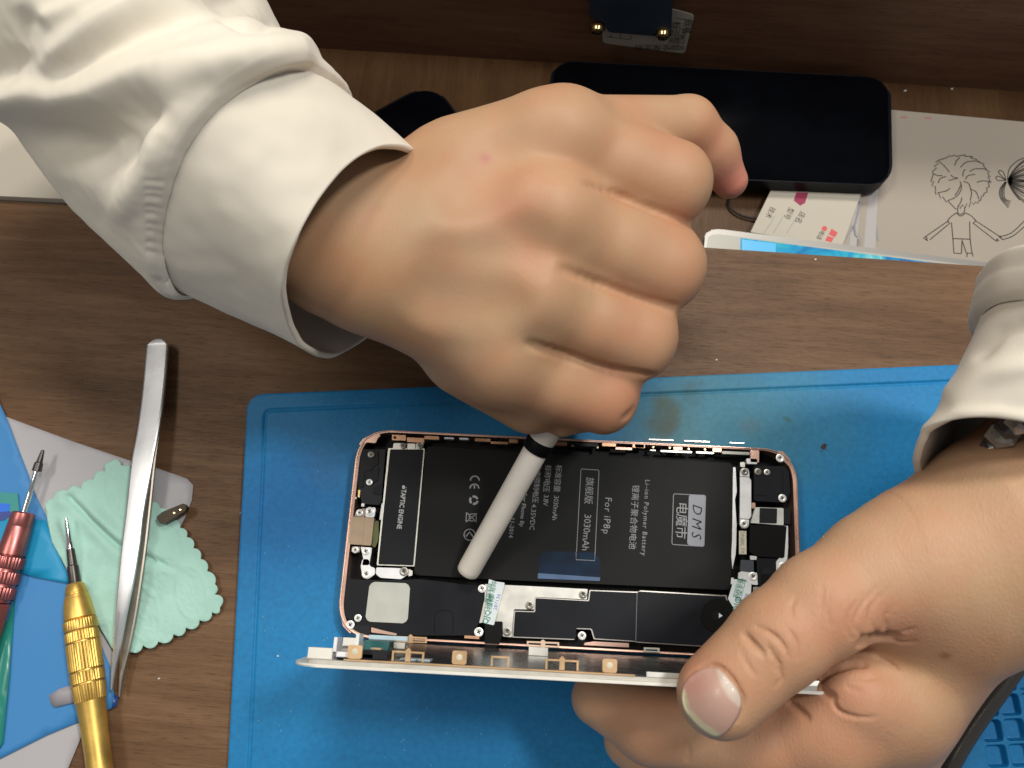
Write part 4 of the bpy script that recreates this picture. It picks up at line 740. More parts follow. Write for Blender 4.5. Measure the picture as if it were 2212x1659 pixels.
# screws
def screw(q, r=1.0, h=.75, m=m_screw, a0=.3):
    c0 = P(*q, T0+h-.1)
    r *= 1.15
    s = lathe('screw', c0, c0+[0, 0, 1], [(-1.2, r*.6), (-.25, r*.6), (-.2, r), (.06, r), (.14, r*.85), (.15, r*.62), (.05, r*.5), (.05, .01)], m, ph, 28)
    bm = bmesh.new()
    for a_ in (a0, a0+math.pi/2):
        t_ = np.array([math.cos(a_), math.sin(a_), 0])*r*.46; s_ = np.array([-math.sin(a_), math.cos(a_), 0])*r*.13
        zz = .07 if a_ == a0 else .075
        prism_bm(bm, [c0+[0, 0, zz]+t_*i+s_*j for i, j in ((-1, -1), (1, -1), (1, 1), (-1, 1))], .02, 0)
    bmobj('socket', bm, m_socket, s)
m_dull = M('dull_screw', (.28, .27, .24), .4, .8)
for q, r, m_ in ((A(508, 440), 1.05, m_dull), (A(486, 785), 1.0, m_screw), (A(365, 1165), 1.1, m_screw), (A(492, 1148), 1.35, m_screw), (A(312, 1628), 1.0, m_screw), (A(442, 1645), 1.2, m_screw), (D(945, 235), 1.35, m_screw), (D(1355, 208), 1.3, m_dull), (D(855, 715), 1.1, m_screw), (D(770, 790), 1.3, m_screw),
                 (Eq(270, 395), 1.2, m_screw), (Eq(235, 868), 1.35, m_screw), (Eq(1372, 458), 1.2, m_dull), (Eq(790, 575), 1.25, m_dull), (Eq(545, 862), 1.25, m_dull), (Eq(1360, 908), 1.2, m_screw), (Cq(1808, 485), 1.35, m_screw), (Cq(1365, 655), 1.2, m_dull), (Cq(1532, 655), 1.1, m_dull), (Cq(1645, 662), 1.0, m_silver), (Cq(1835, 985), 1.25, m_screw), (Cq(1360, 1305), 1.25, m_screw), (Fq(1890, 225), 1.35, m_screw), (Fq(1565, 330), 1.3, m_screw), (A(905, 330), 1.0, m_dull), (A(1115, 335), .9, m_dull)):
    screw(q, r, .75, m_, random.random()*1.5)
# clips on the near rim
def uclip(cx, cy, w_, h_, m_, parent, z, two=True, tilt=.04):
    """little open frame (one or two windows) seen from above"""
    o_ = [(-w_/2, 0), (-w_/2, -h_), (w_/2, -h_), (w_/2, 0)]
    f = lambda p: (cx+p[0], cy+p[1]+p[0]*tilt)
    bars = [[(-w_/2, 0), (-w_/2, -h_), (-w_/2+4, -h_), (-w_/2+4, 0)], [(w_/2-4, 0), (w_/2-4, -h_), (w_/2, -h_), (w_/2, 0)], [(-w_/2+3, -h_+4), (-w_/2+3, -h_), (w_/2-3, -h_), (w_/2-3, -h_+4)], [(-w_/2+3, 0), (-w_/2+3, -3), (w_/2-3, -3), (w_/2-3, 0)]]
    if two: bars.append([(-5, 1), (-5, -h_-1), (0, -h_-5), (5, -h_-1), (5, 1)])
    bm = bmesh.new()
    for i, b_ in enumerate(bars): prism_bm(bm, [P(*f(p), z+.03*i) for p in b_], 1.0, .08)
    return bmobj('snap_clip', bm, m_, parent)
uclip(887, 1388, 70, 13, m_amber, ph, ZR+.3); uclip(1173, 1398, 70, 12, M('pale_clip', (.72, .55, .40), .4), ph, ZR+.3); uclip(1408, 1409, 34, 10, M('grey_clip', (.5, .5, .45), .4), ph, ZR+.3, False)
slab('rose_strip', [Eq(1485, 970), Eq(1870, 990), Eq(1870, 1035), Eq(1380, 1010), Eq(1390, 985)], ZR+.1, ZR-.8, m_rose, ph, .1)
slab('flex_strip', [Eq(80, 905), Eq(240, 912), Eq(240, 945), Eq(78, 935)], ZR+.1, ZR-.8, m_copper, ph, .1)

# display assembly standing on its edge beside the phone
dsp = thing('raised_screen', 'white edged phone screen assembly held upright on its edge, seen edge on', 'screen', P(1250, 1440, MT))
ZD = 80.0
d0, d1 = P(640, 1428, ZD), P(1915, 1497, ZD); dd = (d1-d0)/np.linalg.norm(d1-d0); dnv = np.array([-dd[1], dd[0], 0])       # dnv points to the phone
L_ = np.linalg.norm(d1-d0)
bot = MT+.1
_r0, _r1 = P(720, 1376, ZR), P(1741, 1431, ZR)
_l0, _l1 = (_r0-d0)@dnv, (_r1-d0)@dnv; _s0, _s1 = (_r0-d0)@dd, (_r1-d0)@dd
def DP(s, off, z):
    lean = max(1.0, _l0+(_l1-_l0)*(s-_s0)/(_s1-_s0)-1.2)
    return d0+dd*s+dnv*(off+lean*(ZD-z)/(ZD-bot))+np.array([0, 0, z-ZD])
def dslab(name, s0, s1, z0, z1, o0, o1, mat_, parent=dsp, bev=.15):
    bm = bmesh.new(); prism_bm(bm, [DP(s0, o0, z1), DP(s1, o0, z1), DP(s1, o1, z1), DP(s0, o1, z1)], z1-z0, bev); return bmobj(name, bm, mat_, parent)
# glass: rounded corners in its own plane
gl = rounded([np.array(p) for p in ((-2.0, ZD-.2), (L_, ZD-.2), (L_, bot), (-2.0, bot))], 9, 8)
bm = bmesh.new(); fr = [bm.verts.new(DP(p[0], -1.3, p[1])) for p in gl]; fk = [bm.verts.new(DP(p[0], -.5, p[1])) for p in gl]
ff = bm.faces.new(fr); bm.faces.new(fk[::-1])
for i in range(len(gl)): bm.faces.new((fr[i], fk[i], fk[(i+1) % len(gl)], fr[(i+1) % len(gl)]))
bmesh.ops.bevel(bm, geom=list(ff.edges), offset=.3, segments=2, affect='EDGES')
bmobj('front_glass', bm, m_whiteplastic, dsp, False)
gl2 = rounded([np.array(p) for p in ((1.0, ZD-1.2), (L_-2, ZD-1.2), (L_-2, bot+2), (1.0, bot+2))], 7, 8)
def dplate(name, pts, o0, o1, mat_):
    bm = bmesh.new(); a = [bm.verts.new(DP(p[0], o0, p[1])) for p in pts]; b = [bm.verts.new(DP(p[0], o1, p[1])) for p in pts]
    bm.faces.new(a); bm.faces.new(b[::-1])
    for i in range(len(pts)): bm.faces.new((a[i], b[i], b[(i+1) % len(pts)], a[(i+1) % len(pts)]))
    return bmobj(name, bm, mat_, dsp)
dplate('inner_frame', gl2, -.48, .50, M('grey_edge', (.50, .48, .43), .4, var=(200, .15)))
dplate('shield_plate', rounded([np.array(p) for p in ((11, ZD-2.4), (L_-6, ZD-2.4), (L_-6, bot+6), (11, bot+6))], 3, 4), .56, 1.0, M('dark_steel', (.035, .037, .042), .25, .7, var=(60, .3)))
dslab('amber_seal', 12, 88, ZD-3.0, ZD-.9, .58, 1.05, m_amber)
def dpx(px): return (P(px, 1428+(px-640)*.0545, ZD)-d0)@dd
for px in (762, 990, 1318):
    s = dpx(px); bm = bmesh.new(); prism_bm(bm, rounded([DP(s-1.9, 1.2, ZD-1.1), DP(s+1.9, 1.2, ZD-1.1), DP(s+1.9, 4.6, ZD-1.1), DP(s-1.9, 4.6, ZD-1.1)], .6), 1.1, .15)
    t_ = bmobj('snap_tab', bm, m_amber, dsp); c0 = DP(s, 3.0, ZD-1.1); lathe('tab_pin', c0, c0+[0, 0, 1], [(-.2, .8), (.02, .8), (.1, .55), (.12, .01)], m_cream, t_, 16)
for px, wd, two in ((878, 8.4, True), (1079, 4.8, False), (1214, 8.6, True)):
    s = dpx(px); bm = bmesh.new(); hw = wd/2; h0, h1 = 1.2, 3.8
    bars = [(-hw, -hw+.5, h0, h1), (hw-.5, hw, h0, h1), (-hw+.4, hw-.4, h1-.5, h1-.02)]
    for i, (a, b, c_, d) in enumerate(bars): prism_bm(bm, [DP(s+a, c_, ZD-1.1), DP(s+b, c_, ZD-1.1), DP(s+b, d, ZD-1.1), DP(s+a, d, ZD-1.1)], .9, .1)
    if two: prism_bm(bm, [DP(s-.7, h0, ZD-1.06), DP(s+.7, h0, ZD-1.06), DP(s+.7, h1+.2, ZD-1.06), DP(s, h1+.9, ZD-1.06), DP(s-.7, h1+.2, ZD-1.06)], .9, .1)
    bmobj('snap_frame', bm, m_amber, dsp)
dslab('steel_strip', 91, L_-8, ZD-2.2, ZD-1.3, .58, 1.9, m_silver)
# home-button end with its flex cables and posts
dslab('end_block', 2.2, 8.6, ZD-6, ZD-2.2, .6, 3.4, m_whiteplastic); dslab('end_block', 3.5, 7.6, ZD-44, ZD-40.5, 1.2, 3.6, m_whiteplastic)
dslab('flex_piece', 9.6, 16.0, ZD-8, ZD-3.0, 1.3, 2.6, m_white_metal); dslab('flex_piece', 9.8, 12.4, ZD-6, ZD-2.8, .7, 1.3, m_tape); dslab('flex_piece', 16, 19, ZD-12, ZD-5, 1.1, 2.3, m_white_metal)
dslab('button_board', 14.5, 21.5, ZD-30, ZD-14, 2.2, 5.0, m_teal); dslab('button_board', 16, 23, ZD-16, ZD-5, .9, 3.2, m_black); dslab('flex_piece', 18, 20.6, ZD-11, ZD-6, 3.3, 3.8, m_tan); dslab('flex_piece', 22.4, 25.5, ZD-26, ZD-18, 3.0, 4.6, m_silver)
for s in (9.1, 14.8): 
    dslab('guide_post', s-.45, s+.45, ZD-9, ZD-2.4, 2.6, 6.2+(s > 10)*1.2, m_white_metal)
dslab('flex_cable', 15, 26, ZD-22, ZD-19, 5, 6.2, M('pale_blue_flex', (.45, .6, .68), .4)); dslab('flex_cable', 26, 34, ZD-40, ZD-6, 1.05, 1.5, M('pale_flex', (.42, .52, .55), .35))
dslab('clip_plate', 61, 67, ZD-46, ZD-43, 1.1, 3.6, m_silver)

# ------------------------------------------------------------------ cable
tag(tube('black_cable', [P(2330, 1255, 34), P(2215, 1412, 28), P(2152, 1500, 25), P(2100, 1572, 22), P(2052, 1655, 19), P(2000, 1790, 12), P(1960, 1900, 8)], 3.05, m_cable, None, 24, 10), 'thick black cable crossing the mat cells beside the left wrist', 'cable')

# ------------------------------------------------------------------ implicit bodies
class Field:
    def __init__(s, lo, hi, h):
        s.lo = np.array(lo, float); s.h = h; s.n = np.ceil((np.array(hi)-s.lo)/h).astype(int)+1
        s.F = np.full(s.n, 30.0, np.float32)
        s.ax = [s.lo[i]+h*np.arange(s.n[i]) for i in range(3)]
    def box(s, lo, hi):
        a = np.clip(np.floor((np.array(lo)-s.lo)/s.h).astype(int), 0, s.n-1); b = np.clip(np.ceil((np.array(hi)-s.lo)/s.h).astype(int)+1, 1, s.n)
        if np.any(b <= a): return None, None
        sl = tuple(slice(a[i], b[i]) for i in range(3)); return sl, np.meshgrid(*[s.ax[i][sl[i]].astype(np.float32) for i in range(3)], indexing='ij', sparse=True)
    def cap(s, a, b, ra, rb, k=3.0, mode='u', flat=None):
        """cone capsule, smooth union ('u') or smooth subtraction ('s'); flat=(axis, factor) squashes it"""
        a, b = np.asarray(a, float), np.asarray(b, float); m = max(ra, rb)+k+2
        sl, g = s.box(np.minimum(a, b)-m, np.maximum(a, b)+m)
        if sl is None: return
        e = b-a; L = float(e@e)+1e-9
        px, py, pz = g[0]-a[0], g[1]-a[1], g[2]-a[2]
        t = np.clip((px*e[0]+py*e[1]+pz*e[2])/L, 0, 1)
        dx, dy, dz = px-t*e[0], py-t*e[1], pz-t*e[2]
        if flat is not None:
            n = np.asarray(flat[0]); q = dx*n[0]+dy*n[1]+dz*n[2]; f = 1/flat[1]-1
            dx, dy, dz = dx+q*n[0]*f, dy+q*n[1]*f, dz+q*n[2]*f
        d = np.sqrt(dx*dx+dy*dy+dz*dz)-(ra+(rb-ra)*t)
        F = s.F[sl]
        if mode == 'u':
            hh = np.maximum(k-np.abs(F-d), 0)/k; s.F[sl] = np.minimum(F, d)-hh*hh*k*.25
        else:
            d = -d; hh = np.maximum(k-np.abs(F-d), 0)/k; s.F[sl] = np.maximum(F, d)+hh*hh*k*.25
    def chain(s, pts, rs, k=3.0, mode='u'):
        if not isinstance(rs, (list, tuple)): rs = [rs]*len(pts)
        for i in range(len(pts)-1): s.cap(pts[i], pts[i+1], rs[i], rs[i+1], k, mode)
    def val(s, Q):
        q = (np.asarray(Q)-s.lo)/s.h; i = np.floor(q).astype(int); f = q-i; ok = np.all((i >= 0) & (i < s.n-1), axis=-1); i = np.clip(i, 0, s.n-2); r = 0
        for a in (0, 1):
            for b in (0, 1):
                for c in (0, 1):
                    r = r+s.F[i[..., 0]+a, i[..., 1]+b, i[..., 2]+c]*np.where(a, f[..., 0], 1-f[..., 0])*np.where(b, f[..., 1], 1-f[..., 1])*np.where(c, f[..., 2], 1-f[..., 2])
        return np.where(ok, r, 30.0)
    def hit(s, px, py):
        z = np.arange(s.lo[2]+s.h*s.n[2], s.lo[2], -.25); d = (px-1106)*CR+(829.5-py)*CU-FPX*CB
        Q = CAM+((z-H)/d[2])[:, None]*d; v = s.val(Q); k = np.argmax(v < 0)
        return Q[k] if v[k] < 0 else None
    def crease(s, pxs, r=.45, k=1.2, sink=0.0, n=5, depth=None):
        pts = [s.hit(*p) for p in crom([np.array(p, float) for p in pxs], n)]; pts = [p for p in pts if p is not None]
        if len(pts) < 2: return
        N = len(pts); fd = [min(1, 2.6*min(i, N-1-i)/max(N-1, 1)+.1) for i in range(N)]; rr = max(r, s.h*.75)
        s.chain([p+np.array([0, 0, sink+(rr-r)*.9+rr*1.15*(1-f)]) for p, f in zip(pts, fd)], rr, k, 's')
    def mesh(s, name, mat, parent, tint=None):
        F = s.F; n = s.n; N = int(np.prod(n)); st = np.array([n[1]*n[2], n[2], 1])
        ids_all, pos_all, quads = [], [], []
        for ax in range(3):
            o = [x for x in range(3) if x != ax]
            a = F[tuple(slice(0, -1) if i == ax else slice(1, -1) for i in range(3))]; b = F[tuple(slice(1, None) if i == ax else slice(1, -1) for i in range(3))]
            idx = np.argwhere((a < 0) != (b < 0)); ii = idx.copy(); ii[:, o[0]] += 1; ii[:, o[1]] += 1
            va = a[tuple(idx.T)]; vb = b[tuple(idx.T)]; t = va/(va-vb); p = ii.astype(float); p[:, ax] += t
            base = ii@st; c = [base-st[o[0]]-st[o[1]], base-st[o[1]], base, base-st[o[0]]]
            for q in c: ids_all.append(q); pos_all.append(p)
            flip = (va < 0) ^ (ax == 1); Q = np.stack(c, 1); Q[~flip] = Q[~flip][:, ::-1]; quads.append(Q)
        ids = np.concatenate(ids_all); pos = np.concatenate(pos_all); u, inv = np.unique(ids, return_inverse=True)
        cnt = np.bincount(inv); V = np.stack([np.bincount(inv, pos[:, i])/cnt for i in range(3)], 1)*s.h+s.lo
        Q = np.concatenate(quads); Q = np.searchsorted(u, Q)
        me = bpy.data.meshes.new(name); me.vertices.add(len(V)); me.vertices.foreach_set('co', (V*.001).astype(np.float32).ravel())
        me.loops.add(Q.size); me.loops.foreach_set('vertex_index', Q.ravel().astype(np.int32)); me.polygons.add(len(Q)); me.polygons.foreach_set('loop_start', np.arange(0, Q.size, 4, dtype=np.int32))
        me.update(calc_edges=True); me.validate()
        if tint is not None:
            C = tint(V); at = me.color_attributes.new('tint', 'FLOAT_COLOR', 'POINT'); at.data.foreach_set('color', np.concatenate([C, np.ones((len(C), 1))], 1).astype(np.float32).ravel())
        o = link(name, me, mat, parent); me.shade_smooth(); return o

def tinter(base, spots):
    """spots: (centre mm, radius mm, colour, amount)"""
    def f(V):
        C = np.tile(np.array(base, float), (len(V), 1))
        for c, r, col_, a in spots:
            if c is None: continue
            w_ = np.exp(-(np.linalg.norm(V-c, axis=1)/r)**2)*a; C = C*(1-w_[:, None])+np.array(col_)*w_[:, None]
        return C
    return f
GREY = (.38, .265, .175); SK = (.455, .282, .166); PINK = (.52, .250, .155); PALE = (.57, .36, .225); OCH = (.42, .245, .125); RED = (.52, .215, .135)

pers = thing('person', 'person in cream sweatshirt, one fist gripping a white stick, other hand holding the phone screen', 'person', P(420, 60, 0))
# ---- right hand: fist gripping the stick
ft = Field((-95, -65, 20), (95, 150, 130), .9)
wr = P(790, 500, 82); wr2 = P(560, 420, 92); W3 = P(905, 560, 82)
imc, mmc, rmc, pmc = P(1215, 318, 91), P(1192, 480, 92), P(1150, 642, 85), P(1085, 778, 74)
ipp, mpp, rpp, ppp = P(1452, 392, 86), P(1437, 575, 79), P(1380, 728, 72), P(1302, 850, 63)
ft.cap(wr2, wr, 25.5, 24, 6, flat=((0, 0, 1), .82)); ft.cap(wr, W3, 24, 23.5, 8, flat=((0, 0, 1), .82))
ft.cap(W3, P(1150, 520, 80), 23, 23, 10, flat=((0, 0, 1), .85)); ft.cap(W3, P(1060, 690, 72), 23, 21, 10)
for q, r in ((imc, 14), (mmc, 14.2), (rmc, 13.5), (pmc, 13)): ft.cap(W3+(q-W3)*.25, q, 17, r, 9)
ft.cap(P(1010, 760, 62), P(1150, 850, 55), 14, 13, 8)                    # heel of the hand
ft.cap(P(960, 400, 80), P(1150, 330, 84), 17, 14, 8)
for a, b, ra, rb in ((imc, ipp, 13.6, 12.2), (mmc, mpp, 13.4, 12.4), (rmc, rpp, 12.9, 11.8), (pmc, ppp, 12.4, 11.2)):
    ft.cap(a, b, ra*.97, rb*.92, 6.5, flat=((0, 0, 1), .93))
    dv = (b-a)/np.linalg.norm(b-a); pv = np.array([-dv[1], dv[0], 0]); pv /= np.linalg.norm(pv)
    for sg in (-1, 1): ft.cap(a+(b-a)*.6+pv*sg*3, b+pv*sg*3.6+dv*1.0-[0, 0, 1], rb*.78, rb*.74, 5.0)
# middle and end bones curl under
for b, dz, bx_, r in ((ipp, -30, (1440, 430), 10.5), (mpp, -30, (1420, 590), 10.8), (rpp, -28, (1365, 745), 10.2), (ppp, -24, (1285, 868), 9.6)):
    m_ = P(*bx_, b[2]+dz); ft.cap(b, m_, r+.6, r, 2.0); e_ = m_+(wr-b)/np.linalg.norm(wr-b)*22+[0, 0, 2]; ft.cap(m_, e_, r, r*.85, 2.0)
# thumb along the top, its tip pinching down at the right
tc, tm, ti, tt = P(1010, 380, 86), P(1220, 290, 90), P(1484, 274, 77), P(1576, 390, 62)
ft.cap(tc, tm, 17, 13, 9); ft.cap(tm, ti, 11.4, 9.6, 3); ft.cap(ti, P(1536, 330, 69), 9.6, 8.8, 2); ft.cap(P(1536, 330, 69), tt, 8.8, 6.0, 2.5)
ft.cap(P(1215, 915, 50), P(1262, 888, 50), 4.5, 7, 3)
# knuckle mounds and tendon hollows
for q, r, up_ in ((imc, 8.5, 6), (mmc, 8.5, 6.5), (rmc, 8, 5.8), (pmc, 8, 4.6)): ft.cap(q+[-6, 2, up_], q+[0, 0, up_], r, r, 7)
for a, b in (((1075, 330), (1010, 420)), ((1130, 560), (960, 600)), ((1080, 680), (950, 680))):
    pa2, pb2 = ft.hit(*a), ft.hit(*b)
    if pa2 is not None and pb2 is not None: ft.cap(pa2+[0, 0, 9], pb2+[0, 0, 9], 8.5, 9.5, 6, 's')
for cr_ in ([(1268, 397), (1340, 425), (1420, 458), (1505, 492)], [(1215, 582), (1290, 612), (1380, 645), (1455, 668)], [(1142, 747), (1220, 765), (1310, 795), (1405, 815)]): ft.crease(cr_, .95, 1.6, 0)
for cr_ in ([(1395, 862), (1350, 905)],): ft.crease(cr_, .4, 1.6, 0)
ft.cap(P(740, 560, 90), P(765, 575, 88), 16, 15, 12)                      # wrist bone
hs = ft.hit
sp = [(hs(1090, 440), 9, RED, .45), (hs(1010, 590), 9, PALE, .4), (hs(900, 600), 16, OCH, .4), (hs(1450, 300), 9, RED, .35), (hs(1585, 395), 10, (.66, .24, .20), .7), (hs(1540, 300), 8, RED, .55), (hs(1350, 880), 12, PINK, .5), (hs(1480, 440), 10, PINK, .35), (hs(1440, 600), 12, PINK, .35), (hs(1380, 740), 11, PINK, .4), (hs(1240, 915), 9, PINK, .6), (hs(1100, 380), 12, PALE, .3), (hs(700, 560), 14, OCH, .5), (hs(1190, 650), 10, PALE, .3), (hs(1048, 342), 1.6, (.45, .16, .16), .7), (hs(1230, 390), 10, PALE, .3), (hs(900, 480), 13, GREY, .4), (hs(960, 640), 12, GREY, .45), (hs(1060, 520), 9, GREY, .35), (hs(990, 770), 10, GREY, .4), (hs(1150, 560), 7, RED, .25), (hs(760, 420), 9, GREY, .4), (hs(1140, 870), 10, RED, .2), (hs(1100, 470), 6, RED, .3), (hs(820, 700), 12, OCH, .4)]
ft.mesh('right_hand', m_skin2, pers, tinter(SK, sp))
# the stick it holds
sk = thing('cleaning_stick', 'thick white cleaning stick with black band held in the fist over the battery', 'stick', P(1010, 1240, 12))
s0, s1_ = P(1012, 1232, 15.5), P(1158, 972, 42); sdv = (s1_-s0)/np.linalg.norm(s1_-s0); sl_ = np.linalg.norm(s1_-s0)
lathe('shaft', s0, s1_, [(-1.2, .3), (-1.15, 3.1), (-.95, 3.6), (-.5, 3.9), (1.2, 4.05), (sl_*.5, 4.1), (sl_, 4.15), (sl_, .3)], m_swab, sk, 40)
lathe('band', s0, s1_, [(sl_-.2, 3.5), (sl_-.1, 4.6), (sl_+.4, 4.75), (sl_+3.6, 4.8), (sl_+4.0, 4.6), (sl_+4.1, 3)], m_tape, sk, 40)
lathe('end_grip', s0, s1_, [(sl_+4.0, 3.5), (sl_+4.1, 4.5), (sl_+6.8, 4.6), (sl_+22, 4.5), (sl_+22.5, 3)], m_swab, sk, 40)

# ---- left hand: thumb on the screen edge, fingers behind it
fl = Field((8, -165, -2), (215, 5, 132), .52)
w0, w1 = P(2430, 950, 92), P(2225, 1160, 88)
tM, tI, tT = P(1893, 1240, 88), P(1684, 1378, 90), P(1558, 1498, 87)
IM, MMc, RM = P(1915, 1515, 66), P(1880, 1630, 48), P(1865, 1720, 32)
fl.cap(w0, w1, 28, 26, 6, flat=((0, 0, 1), .9)); fl.cap(w1, P(2035, 1270, 78), 25, 21, 12); fl.cap(P(2035, 1270, 74), P(1925, 1480, 62), 20, 15, 12)
fl.cap(w1+[0, 0, -12], P(1945, 1450, 50), 19, 15, 12)
fl.cap(P(2110, 1190, 88), P(1985, 1215, 88), 22, 17, 12); fl.cap(P(1985, 1217, 88), tM, 17, 14.6, 8)
fl.cap(P(2040, 1290, 80), P(1930, 1310, 80), 18, 11, 10)                 # web
for q, r in ((IM, 17), (MMc, 15.5), (RM, 14)): fl.cap(P(1990, 1310, 66), q, 17, r-1, 9)
fl.cap(P(1852, 1500, 76), P(1925, 1510, 74), 11.5, 12.5, 4); fl.cap(P(1880, 1405, 64), P(1960, 1420, 66), 11, 13, 7)                  # fold over the index knuckle
# fingers behind the screen
iP, iD, iT = P(1650, 1598, 60), P(1405, 1566, 50), P(1294, 1508, 44)
fl.cap(IM, P(1790, 1572, 68), 15.5, 13, 5); fl.cap(P(1790, 1572, 68), iP, 13, 12, 4); fl.cap(iP, iD, 12, 10.4, 3); fl.cap(iD, iT, 10.4, 8.2, 3)
mP, mD, mT = P(1640, 1700, 42), P(1460, 1660, 34), P(1366, 1598, 30)
fl.cap(MMc, mP, 14.5, 12, 4); fl.cap(mP, mD, 12, 10.4, 3); fl.cap(mD, mT, 10.4, 8.8, 3)
rP, rD, rT = P(1720, 1810, 24), P(1540, 1800, 18), P(1450, 1760, 16); fl.cap(RM, rP, 13.5, 11.5, 4); fl.cap(rP, rD, 11.5, 10, 3); fl.cap(rD, rT, 10, 8.5, 3)
lP = P(1800, 1900, 14); fl.cap(P(1940, 1780, 22), lP, 12, 10, 4); fl.cap(lP, P(1650, 1890, 11), 10, 8.5, 3)
# thumb
fl.cap(tM, P(1776, 1306, 90), 14.6, 12.6, 3); fl.cap(P(1776, 1306, 90), tI, 12.6, 11.6, 3); fl.cap(tI, tT, 11.6, 10.9, 3)
# creases
YZ = lambda x, y: (1474.6+x/3, 1106+y/3)
for pts_, r in (([(1345, 818), (1290, 824), (1230, 836), (1170, 852)], .95), ([(470, 740), (560, 780), (640, 850), (690, 950)], .42), ([(390, 790), (450, 850), (520, 925)], .5), ([(540, 860), (600, 945), (640, 1050)], .45), ([(680, 760), (735, 840), (745, 960)], .35), ([(590, 1000), (640, 1070), (600, 1140)], .3), ([(370, 900), (420, 990), (470, 1060)], .25),
                ([(1270, 800), (1210, 700), (1230, 600), (1330, 500)], .3), ([(1180, 820), (1110, 740), (1150, 620), (1270, 470)], .3), ([(1100, 830), (1065, 760), (1090, 640), (1180, 520)], .24), ([(1330, 800), (1310, 700), (1340, 620)], .24), ([(960, 760), (940, 660), (960, 480)], .2), ([(880, 690), (900, 600), (900, 470)], .2), ([(720, 700), (700, 620), (730, 540)], .18),
                ([(885, 1085), (960, 1035), (1100, 990), (1180, 985)], .6), ([(1250, 940), (1340, 980), (1400, 1040)], .35), ([(960, 1195), (1000, 1280), (1120, 1330), (1260, 1335)], .45), ([(890, 1150), (960, 1195)], .8), ([(680, 1230), (760, 1290), (800, 1330)], .55), ([(1350, 830), (1430, 850), (1500, 840)], .3), ([(20, 1480), (40, 1560), (20, 1620)], .4), ([(1420, 780), (1500, 760)], .25), ([(1080, 1060), (1180, 1080), (1300, 1060)], .22), ([(1050, 1130), (1150, 1160)], .2)):
    fl.crease([YZ(*p) for p in pts_], r*(1.15 if r > .4 else 1.0) if r < .9 else r, .5 if r < .5 else (.9 if r < .9 else 2.2), .12 if r < .5 else (.05 if r < .9 else 0))
for p_ in (YZ(1708, 925),): pass
nail_px = [(1475, 1489), (1480, 1474), (1495, 1459), (1511, 1449), (1528, 1443), (1541, 1443), (1552, 1447), (1566, 1459), (1578, 1473), (1588, 1486), (1595, 1500), (1598, 1514), (1597, 1527), (1593, 1540), (1586, 1554), (1575, 1570), (1562, 1583), (1552, 1588), (1542, 1589), (1525, 1580), (1508, 1567), (1493, 1551), (1482, 1538), (1475, 1524), (1472, 1506)]
fl.crease([(1482, 1470), (1495, 1455), (1528, 1439), (1556, 1443), (1583, 1470), (1602, 1505), (1601, 1530), (1588, 1560)], .4, .8, 0)
hl = fl.hit
sp = [(hl(1840, 1300), 16, PINK, .35), (hl(1880, 1340), 9, RED, .25), (hl(1690, 1400), 12, PINK, .25), (hl(1860, 1500), 12, PINK, .6), (hl(1800, 1540), 16, PINK, .5), (hl(1650, 1600), 18, RED, .3), (hl(1400, 1560), 16, PINK, .4), (hl(2000, 1180), 20, PALE, .35), (hl(1950, 1420), 9, OCH, .5), (hl(2120, 1250), 22, PALE, .25), (hl(2042, 1416), 1.3, (.25, .07, .05), .8), (hl(1560, 1400), 9, PALE, .3), (hl(1495, 1445), 6, PINK, .5), (hl(2100, 1440), 16, OCH, .3), (hl(1940, 1375), 6, (.40, .19, .13), .5)]
lh = fl.mesh('left_hand', m_skin, pers, tinter((.495, .308, .186), sp))
# thumbnail: thin curved plate on the thumb
nc = np.mean(nail_px, axis=0); Vn, Fn, Cn, ok_n = [], [], [], []
rings_ = 12; npx = [np.array(p, float) for p in rounded([np.array(p, float) for p in nail_px], 0)]
npx = crom(npx, 3, True); nn = len(npx)
def nail_col(p):
    lun = segd(p, (1556, 1450), (1592, 1520)); free = polyd(p, [np.array(q, float) for q in ((1470, 1500), (1478, 1536), (1508, 1568), (1543, 1590))])
    cross = (p[0]-1575)*(-.86)+(p[1]-1485)*.5
    c_ = np.array([.50, .31, .25])*(1-.12*np.exp(-((p[0]-1500)**2+(p[1]-1478)**2)/900))+np.array([.06, -.02, -.02])*np.exp(-((p[0]-1500)**2+(p[1]-1478)**2)/900)
    if free < 13: c_ = np.array([.52, .47, .31])
    elif free < 16: t = (free-13)/3; c_ = np.array([.52, .47, .31])*(1-t)+c_*t
    xb = np.interp(p[1], [1440, 1446, 1479, 1506, 1524, 1530], [1552, 1548, 1556, 1571, 1591, 1605]); w_ = 1/(1+math.exp(-np.clip((p[0]-xb)/1.3, -30, 30)))*(1 if p[1] < 1528 else 0)
    return c_*(1-w_)+np.array([.56, .46, .38])*w_
for i in range(rings_+1):
    t = .12+.88*i/rings_
    for p in npx:
        q = nc+(p-nc)*t; h_ = fl.hit(*q)
        ok_n.append(h_ is not None)
        if h_ is None: h_ = P(*q, 88)
        Vn.append(h_+np.array([0, 0, .55-.25*t**4])); Cn.append(nail_col(q))
for i in range(rings_):
    for j in range(nn): Fn.append((i*nn+j, (i+1)*nn+j, (i+1)*nn+(j+1) % nn, i*nn+(j+1) % nn))
Fn.append(tuple(range(nn)))
